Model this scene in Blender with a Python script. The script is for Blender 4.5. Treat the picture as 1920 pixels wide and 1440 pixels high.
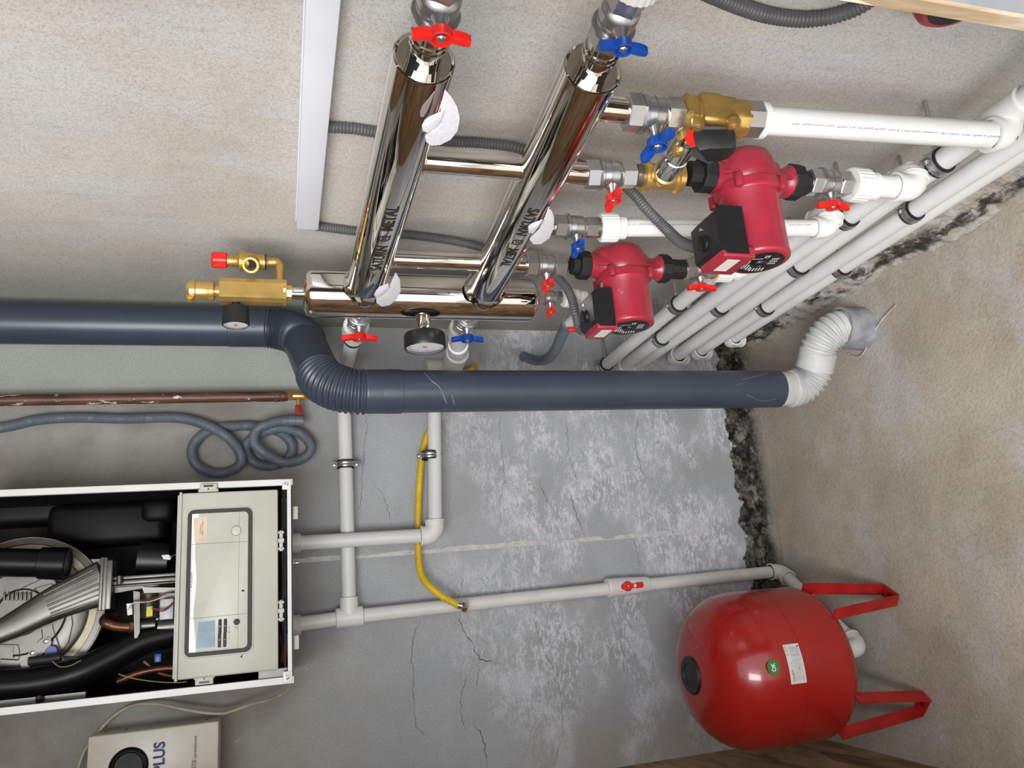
import bpy, math, random
from mathutils import Vector, Matrix, noise
S = bpy.context.scene
for o in list(bpy.data.objects): bpy.data.objects.remove(o)
# ---------------------------------------------------------------- camera
CR = [[-0.079055, -0.276972, -0.95762], [-0.964704, 0.263312, 0.003482], [0.251189, 0.924096, -0.288013]]
F = 1440.926
CAM = Vector((-0.735, -2.215, 1.56))
cu, cv, cw = (Vector(r).normalized() for r in CR)
cd = bpy.data.cameras.new('camera'); cam = bpy.data.objects.new('camera', cd)
S.collection.objects.link(cam)
m = Matrix((( cu[0], -cv[0], -cw[0]), (cu[1], -cv[1], -cw[1]), (cu[2], -cv[2], -cw[2]))).to_4x4()
m.translation = CAM
cam.matrix_world = m
cd.sensor_width = 36; cd.sensor_fit = 'HORIZONTAL'; cd.lens = F / 1920 * 36
cd.clip_start = 0.02
S.camera = cam
# ---------------------------------------------------------------- world, light, exposure
w = bpy.data.worlds.new('sky'); S.world = w; w.use_nodes = True
bg = w.node_tree.nodes['Background']
bg.inputs[0].default_value = (0.9, 0.95, 1.0, 1); bg.inputs[1].default_value = 1.55
def area(name, loc, target, sx, sy, power, col):
    l = bpy.data.lights.new(name, 'AREA'); l.shape = 'RECTANGLE'; l.size = sx; l.size_y = sy
    l.energy = power; l.color = col
    o = bpy.data.objects.new(name, l); S.collection.objects.link(o); o.location = loc
    o.rotation_euler = (Vector(target) - Vector(loc)).to_track_quat('-Z', 'Y').to_euler()
    return o
area('daylight_through_doorway', (-1.95, -3.65, 2.3), (-0.35, -0.4, 1.0), 1.8, 1.6, 150, (0.985, 0.99, 1.0))
S.view_settings.view_transform = 'Standard'; S.view_settings.look = 'None'
S.view_settings.gamma = 1; S.view_settings.use_curve_mapping = False
S.view_settings.exposure = 0.2

# ---------------------------------------------------------------- where a line of sight meets a plane of the room
def ray(u, v): return (cu * (u - 960) + cv * (v - 720) + cw * F) / F
def onx(u, v, x): r = ray(u, v); return CAM + r * ((x - CAM.x) / r.x)
def ony(u, v, y): r = ray(u, v); return CAM + r * ((y - CAM.y) / r.y)
def onz(u, v, z): r = ray(u, v); return CAM + r * ((z - CAM.z) / r.z)
MX = -0.115                      # the pipework hangs in the plane x = MX
def fl(u, v): return onx(u, v, MX)
V = Vector
X = V((1, 0, 0)); Y = V((0, 1, 0)); Z = V((0, 0, 1))

# ---------------------------------------------------------------- mesh builder
def frame(d):
    d = d.normalized(); a = Z if abs(d.z) < 0.9 else X
    p = d.cross(a).normalized(); return p, d.cross(p).normalized()
class M:
    def __init__(s): s.v = []; s.f = []; s.m = []; s.mi = 0
    def add(s, vs, fs):
        o = len(s.v); s.v += [V(q) for q in vs]
        for f in fs: s.f.append([i + o for i in f]); s.m.append(s.mi)
        return s
    def rings(s, rs, close0=True, close1=True, loop=False):
        o = len(s.v); n = len(rs[0])
        for r in rs: s.v += [V(q) for q in r]
        k = len(rs)
        for i in range(k if loop else k - 1):
            a = o + i * n; b = o + ((i + 1) % k) * n
            for j in range(n):
                j2 = (j + 1) % n
                s.f.append([a + j, a + j2, b + j2, b + j]); s.m.append(s.mi)
        if close0 and not loop: s.f.append([o + j for j in range(n)][::-1]); s.m.append(s.mi)
        if close1 and not loop: s.f.append([o + (k - 1) * n + j for j in range(n)]); s.m.append(s.mi)
        return s
    def lathe(s, a, d, prof, n=32, ph=0.0, c0=True, c1=True):
        a = V(a); d = V(d).normalized(); p, q = frame(d)
        rs = []
        for t, r in prof:
            r = max(r, 1e-5)
            rs.append([a + d * t + (p * math.cos(ph + 6.283185 * j / n) + q * math.sin(ph + 6.283185 * j / n)) * r for j in range(n)])
        return s.rings(rs, c0, c1)
    def cyl(s, a, b, r, r2=None, n=28, ph=0.0):
        a = V(a); b = V(b); return s.lathe(a, b - a, [(0, r), ((b - a).length, r if r2 is None else r2)], n, ph)
    def bcyl(s, a, b, r, e=0.002, n=28):
        a = V(a); b = V(b); L = (b - a).length
        return s.lathe(a, b - a, [(0, r - e), (e * .3, r - e * .3), (e, r), (L - e, r), (L - e * .3, r - e * .3), (L, r - e)], n)
    def hexn(s, a, b, r, n=6, ph=0.3, e=0.0015):
        a = V(a); b = V(b); L = (b - a).length
        return s.lathe(a, b - a, [(0, r - e), (e, r), (L - e, r), (L, r - e)], n, ph)
    def box(s, c, sz, ax=None, bev=0.0):
        c = V(c); ax = ax or (X, Y, Z); h = [k / 2 for k in sz]
        if bev <= 0:
            vs = [c + ax[0] * (h[0] * i) + ax[1] * (h[1] * j) + ax[2] * (h[2] * k) for i in (-1, 1) for j in (-1, 1) for k in (-1, 1)]
            return s.add(vs, [(0, 1, 3, 2), (4, 6, 7, 5), (0, 4, 5, 1), (2, 3, 7, 6), (0, 2, 6, 4), (1, 5, 7, 3)])
        rs = []
        def ring(z, b):
            out = []
            for sx, sy, a0 in ((1, 1, 0), (-1, 1, 90), (-1, -1, 180), (1, -1, 270)):
                for t in (0, 30, 60, 90):
                    an = math.radians(a0 + t)
                    out.append(c + ax[0] * (sx * (h[0] - bev) + (bev - b) * math.cos(an)) + ax[1] * (sy * (h[1] - bev) + (bev - b) * math.sin(an)) + ax[2] * z)
            return out
        for z, b in ((-h[2], bev), (-h[2] + bev * .3, bev * .3), (-h[2] + bev, 0), (h[2] - bev, 0), (h[2] - bev * .3, bev * .3), (h[2], bev)):
            rs.append(ring(z, b))
        return s.rings(rs)
    def prism(s, poly, ext):
        poly = [V(q) for q in poly]; ext = V(ext); n = len(poly)
        vs = poly + [q + ext for q in poly]
        fs = [list(range(n))[::-1], list(range(n, 2 * n))] + [(i, (i + 1) % n, n + (i + 1) % n, n + i) for i in range(n)]
        return s.add(vs, fs)
    def sph(s, c, r, n=16, sc=(1, 1, 1), ax=None):
        ax = ax or (X, Y, Z); c = V(c); rs = []
        for i in range(n + 1):
            t = math.pi * i / n
            rr = max(math.sin(t), 1e-3) * r
            rs.append([c + ax[0] * (rr * math.cos(6.283185 * j / (2 * n)) * sc[0]) + ax[1] * (rr * math.sin(6.283185 * j / (2 * n)) * sc[1]) + ax[2] * (-math.cos(t) * r * sc[2]) for j in range(2 * n)])
        return s.rings(rs)
    def sweep(s, pts, rad, n=20, step=None, cap=True):
        """tube along a dense list of points; rad is a number or a function of (length, total)"""
        pts = [V(p) for p in pts]
        if step: pts = resample(pts, step)
        L = [0]
        for i in range(1, len(pts)): L.append(L[-1] + (pts[i] - pts[i - 1]).length)
        p = None; rs = []
        for i, c in enumerate(pts):
            t = (pts[min(i + 1, len(pts) - 1)] - pts[max(i - 1, 0)]).normalized()
            if p is None: p, q = frame(t)
            else:
                p = (p - t * p.dot(t)).normalized()
            q = t.cross(p)
            r = rad(L[i], L[-1]) if callable(rad) else rad
            rs.append([c + (p * math.cos(6.283185 * j / n) + q * math.sin(6.283185 * j / n)) * r for j in range(n)])
        return s.rings(rs, cap, cap)
def resample(pts, step):
    L = [0]
    for i in range(1, len(pts)): L.append(L[-1] + (pts[i] - pts[i - 1]).length)
    n = max(2, int(L[-1] / step)); out = []; k = 0
    for i in range(n + 1):
        t = L[-1] * i / n
        while k < len(pts) - 2 and L[k + 1] < t: k += 1
        d = L[k + 1] - L[k] or 1e-9
        out.append(pts[k].lerp(pts[k + 1], (t - L[k]) / d))
    return out
def spline(P, sub=14):
    P = [V(p) for p in P]; Q = [P[0] * 2 - P[1]] + P + [P[-1] * 2 - P[-2]]; out = []
    for i in range(1, len(Q) - 2):
        a, b, c, d = Q[i - 1:i + 3]
        for k in range(sub):
            t = k / sub
            out.append(.5 * ((2 * b) + (c - a) * t + (2 * a - 5 * b + 4 * c - d) * t * t + (3 * b - a - 3 * c + d) * t ** 3))
    out.append(P[-1]); return out
def fillet(P, rad, sub=16):
    P = [V(p) for p in P]; out = [P[0]]
    for i in range(1, len(P) - 1):
        a = (P[i - 1] - P[i]).normalized(); b = (P[i + 1] - P[i]).normalized()
        ang = math.acos(max(-1, min(1, a.dot(b)))); r = rad[i - 1] if isinstance(rad, (list, tuple)) else rad
        t = min(r / math.tan(ang / 2), .49 * (P[i - 1] - P[i]).length if i > 1 else .98 * (P[i - 1] - P[i]).length)
        r = t * math.tan(ang / 2)
        bis = (a + b).normalized(); cen = P[i] + bis * (r / math.sin(ang / 2))
        s0 = P[i] + a * t - cen; s1 = P[i] + b * t - cen; tot = s0.angle(s1); axn = s0.cross(s1).normalized()
        for k in range(sub + 1): out.append(cen + Matrix.Rotation(tot * k / sub, 3, axn) @ s0)
    out.append(P[-1]); return out

# ---------------------------------------------------------------- objects
CNT = {}
class Org:
    loc = V((0, 0, 0))
def obj(name, mb, mat, parent=None, smooth=38, sub=None):
    me = bpy.data.meshes.new(name)
    org = ORG.get(parent.name, V((0, 0, 0))) if parent else None
    if parent is None:
        mn = V((min(q[i] for q in mb.v) for i in range(3))); mx = V((max(q[i] for q in mb.v) for i in range(3)))
        org = V(((mn.x + mx.x) / 2, (mn.y + mx.y) / 2, mn.z)) if not STRUCT[0] else V((0, 0, 0))
    me.from_pydata([tuple(q - org) for q in mb.v], [], mb.f)
    for mm in (mat if isinstance(mat, (list, tuple)) else [mat]): me.materials.append(mm)
    for p, i in zip(me.polygons, mb.m): p.material_index = i
    me.validate(); me.update()
    import bmesh
    b = bmesh.new(); b.from_mesh(me)
    bmesh.ops.recalc_face_normals(b, faces=b.faces); b.to_mesh(me); b.free()
    if smooth:
        for p in me.polygons: p.use_smooth = True
        me.set_sharp_from_angle(angle=math.radians(smooth))
    o = bpy.data.objects.new(name, me); S.collection.objects.link(o)
    if parent: o.parent = parent
    else: o.location = org
    ORG[o.name] = org
    return o
ORG = {}; STRUCT = [False]
def tag(o, label=None, cat=None, group=None, kind=None):
    if label: o['label'] = label
    if cat: o['category'] = cat
    if group: o['group'] = group
    if kind: o['kind'] = kind
    return o
def thing(name, label, cat, loc, group=None):
    o = bpy.data.objects.new(name, None); S.collection.objects.link(o); o.location = V(loc)
    o.empty_display_size = .02
    ORG[o.name] = V(loc); return tag(o, label, cat, group)
def struct(name, mb, mat, smooth=None):
    STRUCT[0] = True; o = obj(name, mb, mat, None, smooth); STRUCT[0] = False
    o['kind'] = 'structure'; return o

# ---------------------------------------------------------------- text
def text_mesh(s, size=1.0, cuts=0, bold=0.0):
    c = bpy.data.curves.new('txt', 'FONT'); c.body = s; c.size = size; c.align_x = 'CENTER'; c.align_y = 'CENTER'
    c.resolution_u = 3; c.offset = bold
    o = bpy.data.objects.new('txt', c); S.collection.objects.link(o)
    bpy.context.view_layer.update()
    dg = bpy.context.evaluated_depsgraph_get()
    me = bpy.data.meshes.new_from_object(o.evaluated_get(dg))
    if cuts:
        import bmesh
        b = bmesh.new(); b.from_mesh(me); ys = [v.co.y for v in b.verts]; y0_, y1_ = min(ys), max(ys)
        for k in range(1, cuts):
            bmesh.ops.bisect_plane(b, geom=b.verts[:] + b.edges[:] + b.faces[:], dist=1e-6, plane_co=(0, y0_ + (y1_ - y0_) * k / cuts, 0), plane_no=(0, 1, 0))
        bmesh.ops.triangulate(b, faces=b.faces[:]); b.to_mesh(me); b.free()
    vs = [V(v.co) for v in me.vertices]; fs = [list(p.vertices) for p in me.polygons]
    bpy.data.objects.remove(o); bpy.data.curves.remove(c); bpy.data.meshes.remove(me)
    return vs, fs
def fit(vs, w, h=None):
    x0 = min(v.x for v in vs); x1 = max(v.x for v in vs); y0 = min(v.y for v in vs); y1 = max(v.y for v in vs)
    sx = w / (x1 - x0) if w else None; sy = h / (y1 - y0) if h else sx
    if sx is None: sx = sy
    return [V(((v.x - (x0 + x1) / 2) * sx, (v.y - (y0 + y1) / 2) * sy, 0)) for v in vs]
def flat_text(mb, s, c, right, up, w, h=None, off=0.0004, bold=0.0):
    vs, fs = text_mesh(s, 1.0, 0, bold); vs = fit(vs, w, h); n = right.cross(up).normalized()
    return mb.add([V(c) + right * v.x + up * v.y + n * off for v in vs], fs)
def tube_text(mb, s, a, ax, r, ang0, w, h, p, q, flip=1, off=0.0006, bold=0.0):
    """letters wrapped on a tube: centre a on the axis, reading along ax*flip; p, q span the section, ang0 is where the text sits"""
    vs, fs = text_mesh(s, 1.0, 8, bold); vs = fit(vs, w, h)
    out = []
    for v in vs:
        t = ang0 + flip * v.y / r
        out.append(V(a) + ax * (v.x * flip) + (p * math.cos(t) + q * math.sin(t)) * (r + off))
    return mb.add(out, fs)

# ---------------------------------------------------------------- materials
def lin(c):
    return tuple(((k / 255) / 12.92 if k <= 10 else ((k / 255 + .055) / 1.055) ** 2.4) for k in c) + (1,)
class NT:
    def __init__(s, name):
        s.mat = bpy.data.materials.new(name); s.mat.use_nodes = True; s.t = s.mat.node_tree
        s.b = s.t.nodes['Principled BSDF']; s.co = s.t.nodes.new('ShaderNodeTexCoord').outputs['Object']
    def n(s, ty, **kw):
        nd = s.t.nodes.new('ShaderNode' + ty)
        for k, v in kw.items():
            if hasattr(nd, k) and k not in nd.inputs.keys(): setattr(nd, k, v)
        return nd
    def link(s, a, b):
        if hasattr(a, 'is_output') or isinstance(a, bpy.types.NodeSocket): s.t.links.new(a, b)
        else: b.default_value = a
    def map(s, scale=(1, 1, 1), rot=(0, 0, 0), loc=(0, 0, 0), src=None):
        nd = s.n('Mapping'); s.link(src or s.co, nd.inputs[0]); nd.inputs['Scale'].default_value = scale
        nd.inputs['Rotation'].default_value = rot; nd.inputs['Location'].default_value = loc; return nd.outputs[0]
    def noise(s, scale, detail=4, rough=.55, vec=None, dist=0.0, out='Fac'):
        nd = s.n('TexNoise'); s.link(vec or s.co, nd.inputs['Vector']); nd.inputs['Scale'].default_value = scale
        nd.inputs['Detail'].default_value = detail; nd.inputs['Roughness'].default_value = rough
        nd.inputs['Distortion'].default_value = dist; return nd.outputs[out]
    def voro(s, scale, vec=None, feature='F1', out='Distance'):
        nd = s.n('TexVoronoi'); nd.feature = feature; s.link(vec or s.co, nd.inputs['Vector']); nd.inputs['Scale'].default_value = scale
        return nd.outputs[out]
    def ramp(s, fac, a, b, c0=0.0, c1=1.0):
        nd = s.n('MapRange'); nd.interpolation_type = 'SMOOTHSTEP'; s.link(fac, nd.inputs[0])
        for i, k in enumerate((a, b, c0, c1)): nd.inputs[i + 1].default_value = k
        return nd.outputs[0]
    def math(s, op, a, b=0.0):
        nd = s.n('Math'); nd.operation = op; s.link(a, nd.inputs[0]); s.link(b, nd.inputs[1]); return nd.outputs[0]
    def mix(s, f, a, b):
        nd = s.n('Mix'); nd.data_type = 'RGBA'; s.link(f, nd.inputs[0])
        s.link(a if not isinstance(a, tuple) else lin(a), nd.inputs[6]); s.link(b if not isinstance(b, tuple) else lin(b), nd.inputs[7])
        return nd.outputs[2]
    def sep(s):
        nd = s.n('SeparateXYZ'); s.link(s.co, nd.inputs[0]); return nd.outputs
    def bump(s, h, st=.3, d=.002):
        nd = s.n('Bump'); nd.inputs['Strength'].default_value = st; nd.inputs['Distance'].default_value = d
        s.link(h, nd.inputs['Height']); s.link(nd.outputs[0], s.b.inputs['Normal'])
    def col(s, c): s.link(c if not isinstance(c, tuple) else lin(c), s.b.inputs['Base Color'])
    def set(s, **k):
        for a, v in k.items(): s.b.inputs[a.replace('_', ' ')].default_value = v
        return s
def mat(name, c, rough=.5, metal=0.0, var=.06, nscale=30, bump=0.0, spec=.5, coat=0.0, c2=None):
    t = NT(name); t.set(Roughness=rough, Metallic=metal)
    t.b.inputs['Specular IOR Level'].default_value = spec
    t.b.inputs['Coat Weight'].default_value = coat
    f = t.noise(nscale, 4, .6)
    lo = c2 or tuple(max(0, k * (1 - var * 2.2)) for k in c)
    t.col(t.mix(t.ramp(f, .3, .7), lo, c))
    if bump: t.bump(t.noise(nscale * 6, 3), bump, .001)
    if metal > .5:
        r = t.ramp(t.noise(nscale, 3), .3, .75, rough * .9, rough * 1.12); t.link(r, t.b.inputs['Roughness'])
    return t.mat
chrome = mat('polished_stainless', (232, 228, 222), .05, 1, .005, 14)
nickel = mat('nickel_plated_brass', (184, 183, 182), .27, .9, .015, 30)
zinc = mat('zinc_plated_steel', (190, 192, 194), .28, .88, .03, 30)
castalu = mat('cast_aluminium', (112, 110, 105), .38, .85, .08, 14, .1)
brass = mat('brass', (222, 184, 110), .3, .8, .02, 30)
castbrass = mat('cast_brass', (204, 166, 96), .4, .8, .04, 30, .1)
copper = mat('copper', (120, 78, 60), .42, .7, .1, 40)
whitep = mat('white_polypropylene', (222, 221, 217), .38, 0, .02, 12)
greyp = mat('pale_grey_polypropylene', (216, 216, 214), .42, 0, .02, 8)
whitemetal = mat('white_enamel', (218, 218, 214), .35, 0, .02, 10)
traymat = mat('white_pvc_trunking', (226, 228, 234), .4, 0, .01, 6)
cream = mat('cream_plastic', (188, 188, 175), .45, 0, .02, 10)
creamlight = mat('light_cream_plastic', (196, 197, 184), .4, 0, .02, 10)
redp = mat('red_plastic', (222, 34, 26), .35, 0, .05, 30)
bluep = mat('blue_plastic', (14, 68, 158), .35, 0, .06, 30)
redpaint = mat('red_enamel_pump', (160, 40, 57), .36, 0, .05, 20, .06, coat=.15)
tankred = mat('red_gloss_tank', (160, 24, 19), .24, 0, .03, 8, 0, coat=.4)
legred = mat('red_painted_steel', (178, 26, 24), .4, 0, .08, 20, .1)
blackp = mat('black_plastic', (26, 26, 28), .42, 0, .1, 30, .05)
rubber = mat('black_rubber', (22, 22, 23), .6, 0, .1, 40)
blackgloss = mat('black_glossy_tube', (10, 11, 13), .36, 0, .1, 20, spec=.22)
insul = mat('black_insulation', (10, 10, 11), .55, 0, .2, 6, .3, spec=.25)
duct = mat('slate_grey_pvc', (60, 68, 82), .36, 0, .05, 5)
ductw = mat('dirty_white_enamelled_sheet', (206, 207, 206), .4, 0, .09, 14, c2=(182, 182, 178))
conduitm = mat('grey_corrugated_pvc', (92, 92, 92), .5, 0, .05, 20)
hosem = mat('grey_drain_hose', (98, 106, 116), .45, 0, .04, 20)
yellowm = mat('yellow_coated_gas_hose', (226, 188, 20), .45, 0, .04, 20)
beigem = mat('beige_cable', (186, 180, 156), .5, 0, .06, 30)
paper = mat('white_foam_paper', (214, 212, 218), .8, 0, .03, 200)
ink = mat('black_ink', (30, 28, 27), .6, 0, 0, 10)
engr = mat('laser_marking', (44, 38, 34), .5, 0, 0, 10)
greyink = mat('grey_ink', (104, 104, 108), .6, 0, 0, 10)
blueink = mat('navy_ink', (36, 40, 104), .5, 0, 0, 10)
whiteink = mat('white_ink', (226, 224, 222), .6, 0, 0, 10)
green = mat('green_sticker', (44, 132, 50), .45, 0, .02, 10)
labelm = mat('white_label', (214, 210, 206), .5, 0, .02, 40)
peach = mat('peach_sticker', (222, 200, 172), .6, 0, .03, 30)
screenm = mat('blue_grey_display', (142, 166, 176), .15, 0, .06, 20)
darkgrey = mat('dark_grey_gasket', (48, 48, 45), .6, 0, .05, 30)
yellowlab = mat('yellow_label', (216, 196, 40), .5, 0, .02, 30)
whitedial = mat('white_dial', (226, 226, 228), .4, 0, 0, 10)
darkscrew = mat('dark_steel', (120, 114, 104), .4, .8, .04, 40)
stubm = mat('weathered_cement_pipe', (160, 160, 162), .8, 0, .2, 22, .4, c2=(120, 124, 134))
wirem = mat('pale_wire', (214, 206, 190), .6, 0, .1, 50)
def glassmat():
    t = NT('clear_lens'); t.col((235, 238, 240)); t.set(Roughness=.03, Alpha=.14)
    return t.mat
glass = glassmat()
def rustmat():
    t = NT('brown_painted_pipe'); t.set(Roughness=.45)
    base = t.mix(t.ramp(t.noise(40, 5, .6, t.map((1, 1, .25))), .35, .65), (74, 46, 36), (104, 66, 50))
    chips = t.ramp(t.noise(60, 4, .65, t.map((1, 1, .35))), .61, .64)
    t.col(t.mix(chips, base, (206, 196, 188))); return t.mat
rust = rustmat()
def osbmat(name, dark, light, flakeaxis):
    t = NT(name); t.set(Roughness=.7)
    sc = {0: (4, 30, 30), 1: (30, 4, 14), 2: (30, 26, 4)}[flakeaxis]
    w1 = t.noise(1.6, 5, .6, t.map(sc), .6); w2 = t.noise(7, 3, .5, t.map(tuple(k * .25 for k in sc)))
    v = t.voro(9, t.map({0: (1, 3, 3), 1: (1, .35, 1.1), 2: (2, 2, .5)}[flakeaxis]), 'F1', 'Color')
    c = t.mix(t.ramp(w1, .3, .7), dark, light)
    sp = t.n('SeparateColor'); t.link(v, sp.inputs[0])
    c = t.mix(t.ramp(sp.outputs[0], .78, .84, 0, .55), c, tuple(int(k * .6) for k in dark))
    c = t.mix(t.ramp(sp.outputs[1], .2, .9, 0, .35), c, light)
    t.col(c); t.bump(w1, .4, .002); return t.mat
osb = osbmat('osb_board', (112, 84, 60), (184, 150, 112), 1)
osb_edge = osbmat('pale_osb_edge', (168, 140, 104), (236, 218, 188), 2)

def wall_right_mat():
    t = NT('light_cement_plaster'); t.set(Roughness=.9); t.b.inputs['Specular IOR Level'].default_value = .2
    x, y, z = t.sep()
    big = t.noise(2.2, 4, .6); big2 = t.noise(5, 5, .6, t.map((1, 1.6, .7), loc=(3, 1, 2)))
    fine = t.noise(300, 3, .7); streak = t.noise(14, 4, .6, t.map((1, 5, .5)))
    c = t.mix(t.ramp(big, .3, .7), (186, 180, 170), (204, 200, 192))
    c = t.mix(t.ramp(big2, .42, .68, 0, .6), c, (198, 200, 204))
    c = t.mix(t.ramp(streak, .5, .75, 0, .3), c, (172, 166, 156))
    # plaster turns unevenly greyer towards the corner
    cor = t.math('MULTIPLY', t.ramp(y, -.75, -.1), t.ramp(t.noise(3, 4, .6), .2, .6, .5, 1))
    c = t.mix(cor, c, (150, 148, 140))
    c = t.mix(t.math('MULTIPLY', t.ramp(y, -.5, -.05), t.ramp(z, .95, 1.5)), c, (150, 156, 146))
    c = t.mix(t.ramp(fine, .3, .56, .42, 0), c, (118, 112, 106))
    c = t.mix(t.ramp(fine, .58, .74, 0, .5), c, (226, 224, 218))
    # rough mortar band at the base
    n6 = t.noise(9, 6, .65); n7 = t.noise(42, 5, .7)
    band = t.ramp(t.math('SUBTRACT', z, t.math('MULTIPLY', n6, .12)), .02, .07, 1, 0)
    c = t.mix(t.math('MULTIPLY', band, .6), c, t.mix(n7, (176, 160, 140), (150, 148, 148)))
    t.col(c)
    h = t.math('ADD', t.math('MULTIPLY', fine, .5), t.math('MULTIPLY', t.noise(10, 3, .5), .5))
    t.bump(h, .35, .002); return t.mat
def wall_back_mat():
    t = NT('patchy_grey_cement_render'); t.set(Roughness=.88); t.b.inputs['Specular IOR Level'].default_value = .2
    x, y, z = t.sep()
    big = t.noise(2.6, 4, .6); mid = t.noise(8, 5, .6, t.map((1.4, 1, .8)))
    fine = t.noise(210, 3, .7)
    c = t.mix(t.ramp(big, .3, .7), (158, 159, 160), (176, 179, 182))
    c = t.mix(t.ramp(mid, .45, .7, 0, .45), c, (158, 168, 178))
    up = t.ramp(z, 1.25, 1.65)
    c = t.mix(t.math('MULTIPLY', up, .8), c, t.mix(t.ramp(t.noise(3.2, 4, .6, t.map((1, 1, 1), loc=(5, 0, 1))), .35, .65), (118, 110, 97), (158, 156, 146)))
    c = t.mix(t.math('MULTIPLY', up, t.ramp(t.noise(40, 4, .6), .66, .72, 0, .6)), c, (200, 198, 188))
    seam = t.ramp(x, -.2, -.09); c = t.mix(t.math('MULTIPLY', t.math('MULTIPLY', up, seam), .7), c, (176, 184, 176))
    low = t.math('MULTIPLY', t.ramp(z, 1.0, .75), t.ramp(x, -1.05, -1.2)); c = t.mix(t.math('MULTIPLY', low, .6), c, (158, 150, 136))
    # efflorescence and chalky streaks
    reg = t.math('MULTIPLY', t.ramp(z, 1.3, .75, 0, 1), t.ramp(t.noise(3.4, 3, .5, t.map((1, 1, 1.6), loc=(2, 0, 7))), .4, .56))
    st = t.noise(26, 6, .72, t.map((.8, 1, 1.5))); st2 = t.noise(120, 4, .75, t.map((.45, 1, 1.3)))
    eff = t.math('MULTIPLY', t.ramp(t.math('ADD', t.math('MULTIPLY', st, .55), t.math('MULTIPLY', st2, .45)), .48, .54), reg)
    eff = t.math('MULTIPLY', eff, t.ramp(x, -1.3, -.85, .25, 1))
    cl = t.math('MULTIPLY', reg, t.ramp(t.noise(7, 5, .6, t.map((1.1, 1, 1), loc=(9, 0, 3))), .45, .62))
    c = t.mix(t.math('MULTIPLY', cl, .55), c, (208, 210, 220))
    c = t.mix(t.math('MULTIPLY', eff, .75), c, (220, 221, 228))
    c = t.mix(t.ramp(fine, .3, .56, .4, 0), c, (120, 120, 120))
    # mould and bare strip along the floor
    edge = t.math('ADD', z, t.math('MULTIPLY', t.math('SUBTRACT', t.noise(16, 6, .65), .5), .11))
    pl = t.ramp(edge, .128, .134, 1, 0)
    sp = t.noise(95, 6, .78); sp2 = t.noise(24, 5, .7, t.map((1, 1, 1), loc=(1, 4, 2)))
    sp3 = t.noise(13, 5, .7, t.map((1, 1, 1.4), loc=(6, 1, 9)))
    mould = t.mix(t.ramp(sp2, .42, .64), (25, 25, 24), (96, 92, 84))
    mould = t.mix(t.ramp(sp3, .5, .64, 0, .8), mould, (150, 144, 132))
    mould = t.mix(t.ramp(sp, .56, .66, 0, .8), mould, (150, 146, 138))
    mould = t.mix(t.ramp(sp, .46, .38, 0, .75), mould, (22, 22, 21))
    mould = t.mix(t.ramp(z, .045, .0, 0, .75), mould, t.mix(sp, (120, 114, 102), (172, 166, 156)))
    c = t.mix(pl, c, mould)
    t.col(c)
    h = t.math('ADD', t.math('MULTIPLY', fine, .35), t.math('ADD', t.math('MULTIPLY', eff, .25), t.math('MULTIPLY', pl, t.math('SUBTRACT', sp, 1.4))))
    t.bump(h, .5, .003); return t.mat
def floor_mat():
    t = NT('rough_concrete_floor'); t.set(Roughness=.9); t.b.inputs['Specular IOR Level'].default_value = .2
    x, y, z = t.sep()
    big = t.noise(3, 5, .6); fine = t.noise(120, 4, .7, t.map((1.2, .85, 1))); f2 = t.noise(220, 2, .6)
    c = t.mix(t.ramp(big, .3, .7), (170, 159, 143), (196, 186, 170))
    c = t.mix(t.ramp(t.noise(4.5, 4, .55, t.map(loc=(4, 2, 0))), .48, .66, 0, .55), c, (190, 190, 190))
    c = t.mix(t.ramp(fine, .3, .6, .35, 0), c, (128, 118, 104))
    c = t.mix(t.ramp(f2, .62, .72, 0, .3), c, (206, 200, 190))
    t.col(c); t.bump(t.math('ADD', t.math('MULTIPLY', fine, .7), t.math('MULTIPLY', big, .6)), .7, .005); return t.mat
def mortar_mat():
    t = NT('crumbling_mortar_fillet'); t.set(Roughness=.95); t.b.inputs['Specular IOR Level'].default_value = .15
    x, y, z = t.sep()
    n1 = t.noise(7, 6, .65); n2 = t.noise(50, 5, .7)
    c = t.mix(t.ramp(n1, .35, .65), (168, 158, 144), (194, 192, 188))
    c = t.mix(t.ramp(n2, .3, .6, .45, 0), c, (106, 98, 88))
    c = t.mix(t.ramp(t.noise(11, 4, .6, t.map(loc=(7, 3, 1))), .55, .66, 0, .7), c, (196, 172, 142))
    mz = t.math('MULTIPLY', t.ramp(z, .005, .02), t.ramp(z, .075, .05))
    mm = t.math('MULTIPLY', mz, t.ramp(t.noise(14, 6, .72, t.map((1, .45, 1.2), loc=(0, 1.2, 0))), .47, .56))
    c = t.mix(t.math('MULTIPLY', mm, .92), c, t.mix(t.ramp(n2, .45, .7), (38, 35, 32), (110, 104, 96)))
    t.col(c); t.bump(t.math('ADD', n2, n1), 1.0, .006); return t.mat

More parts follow.
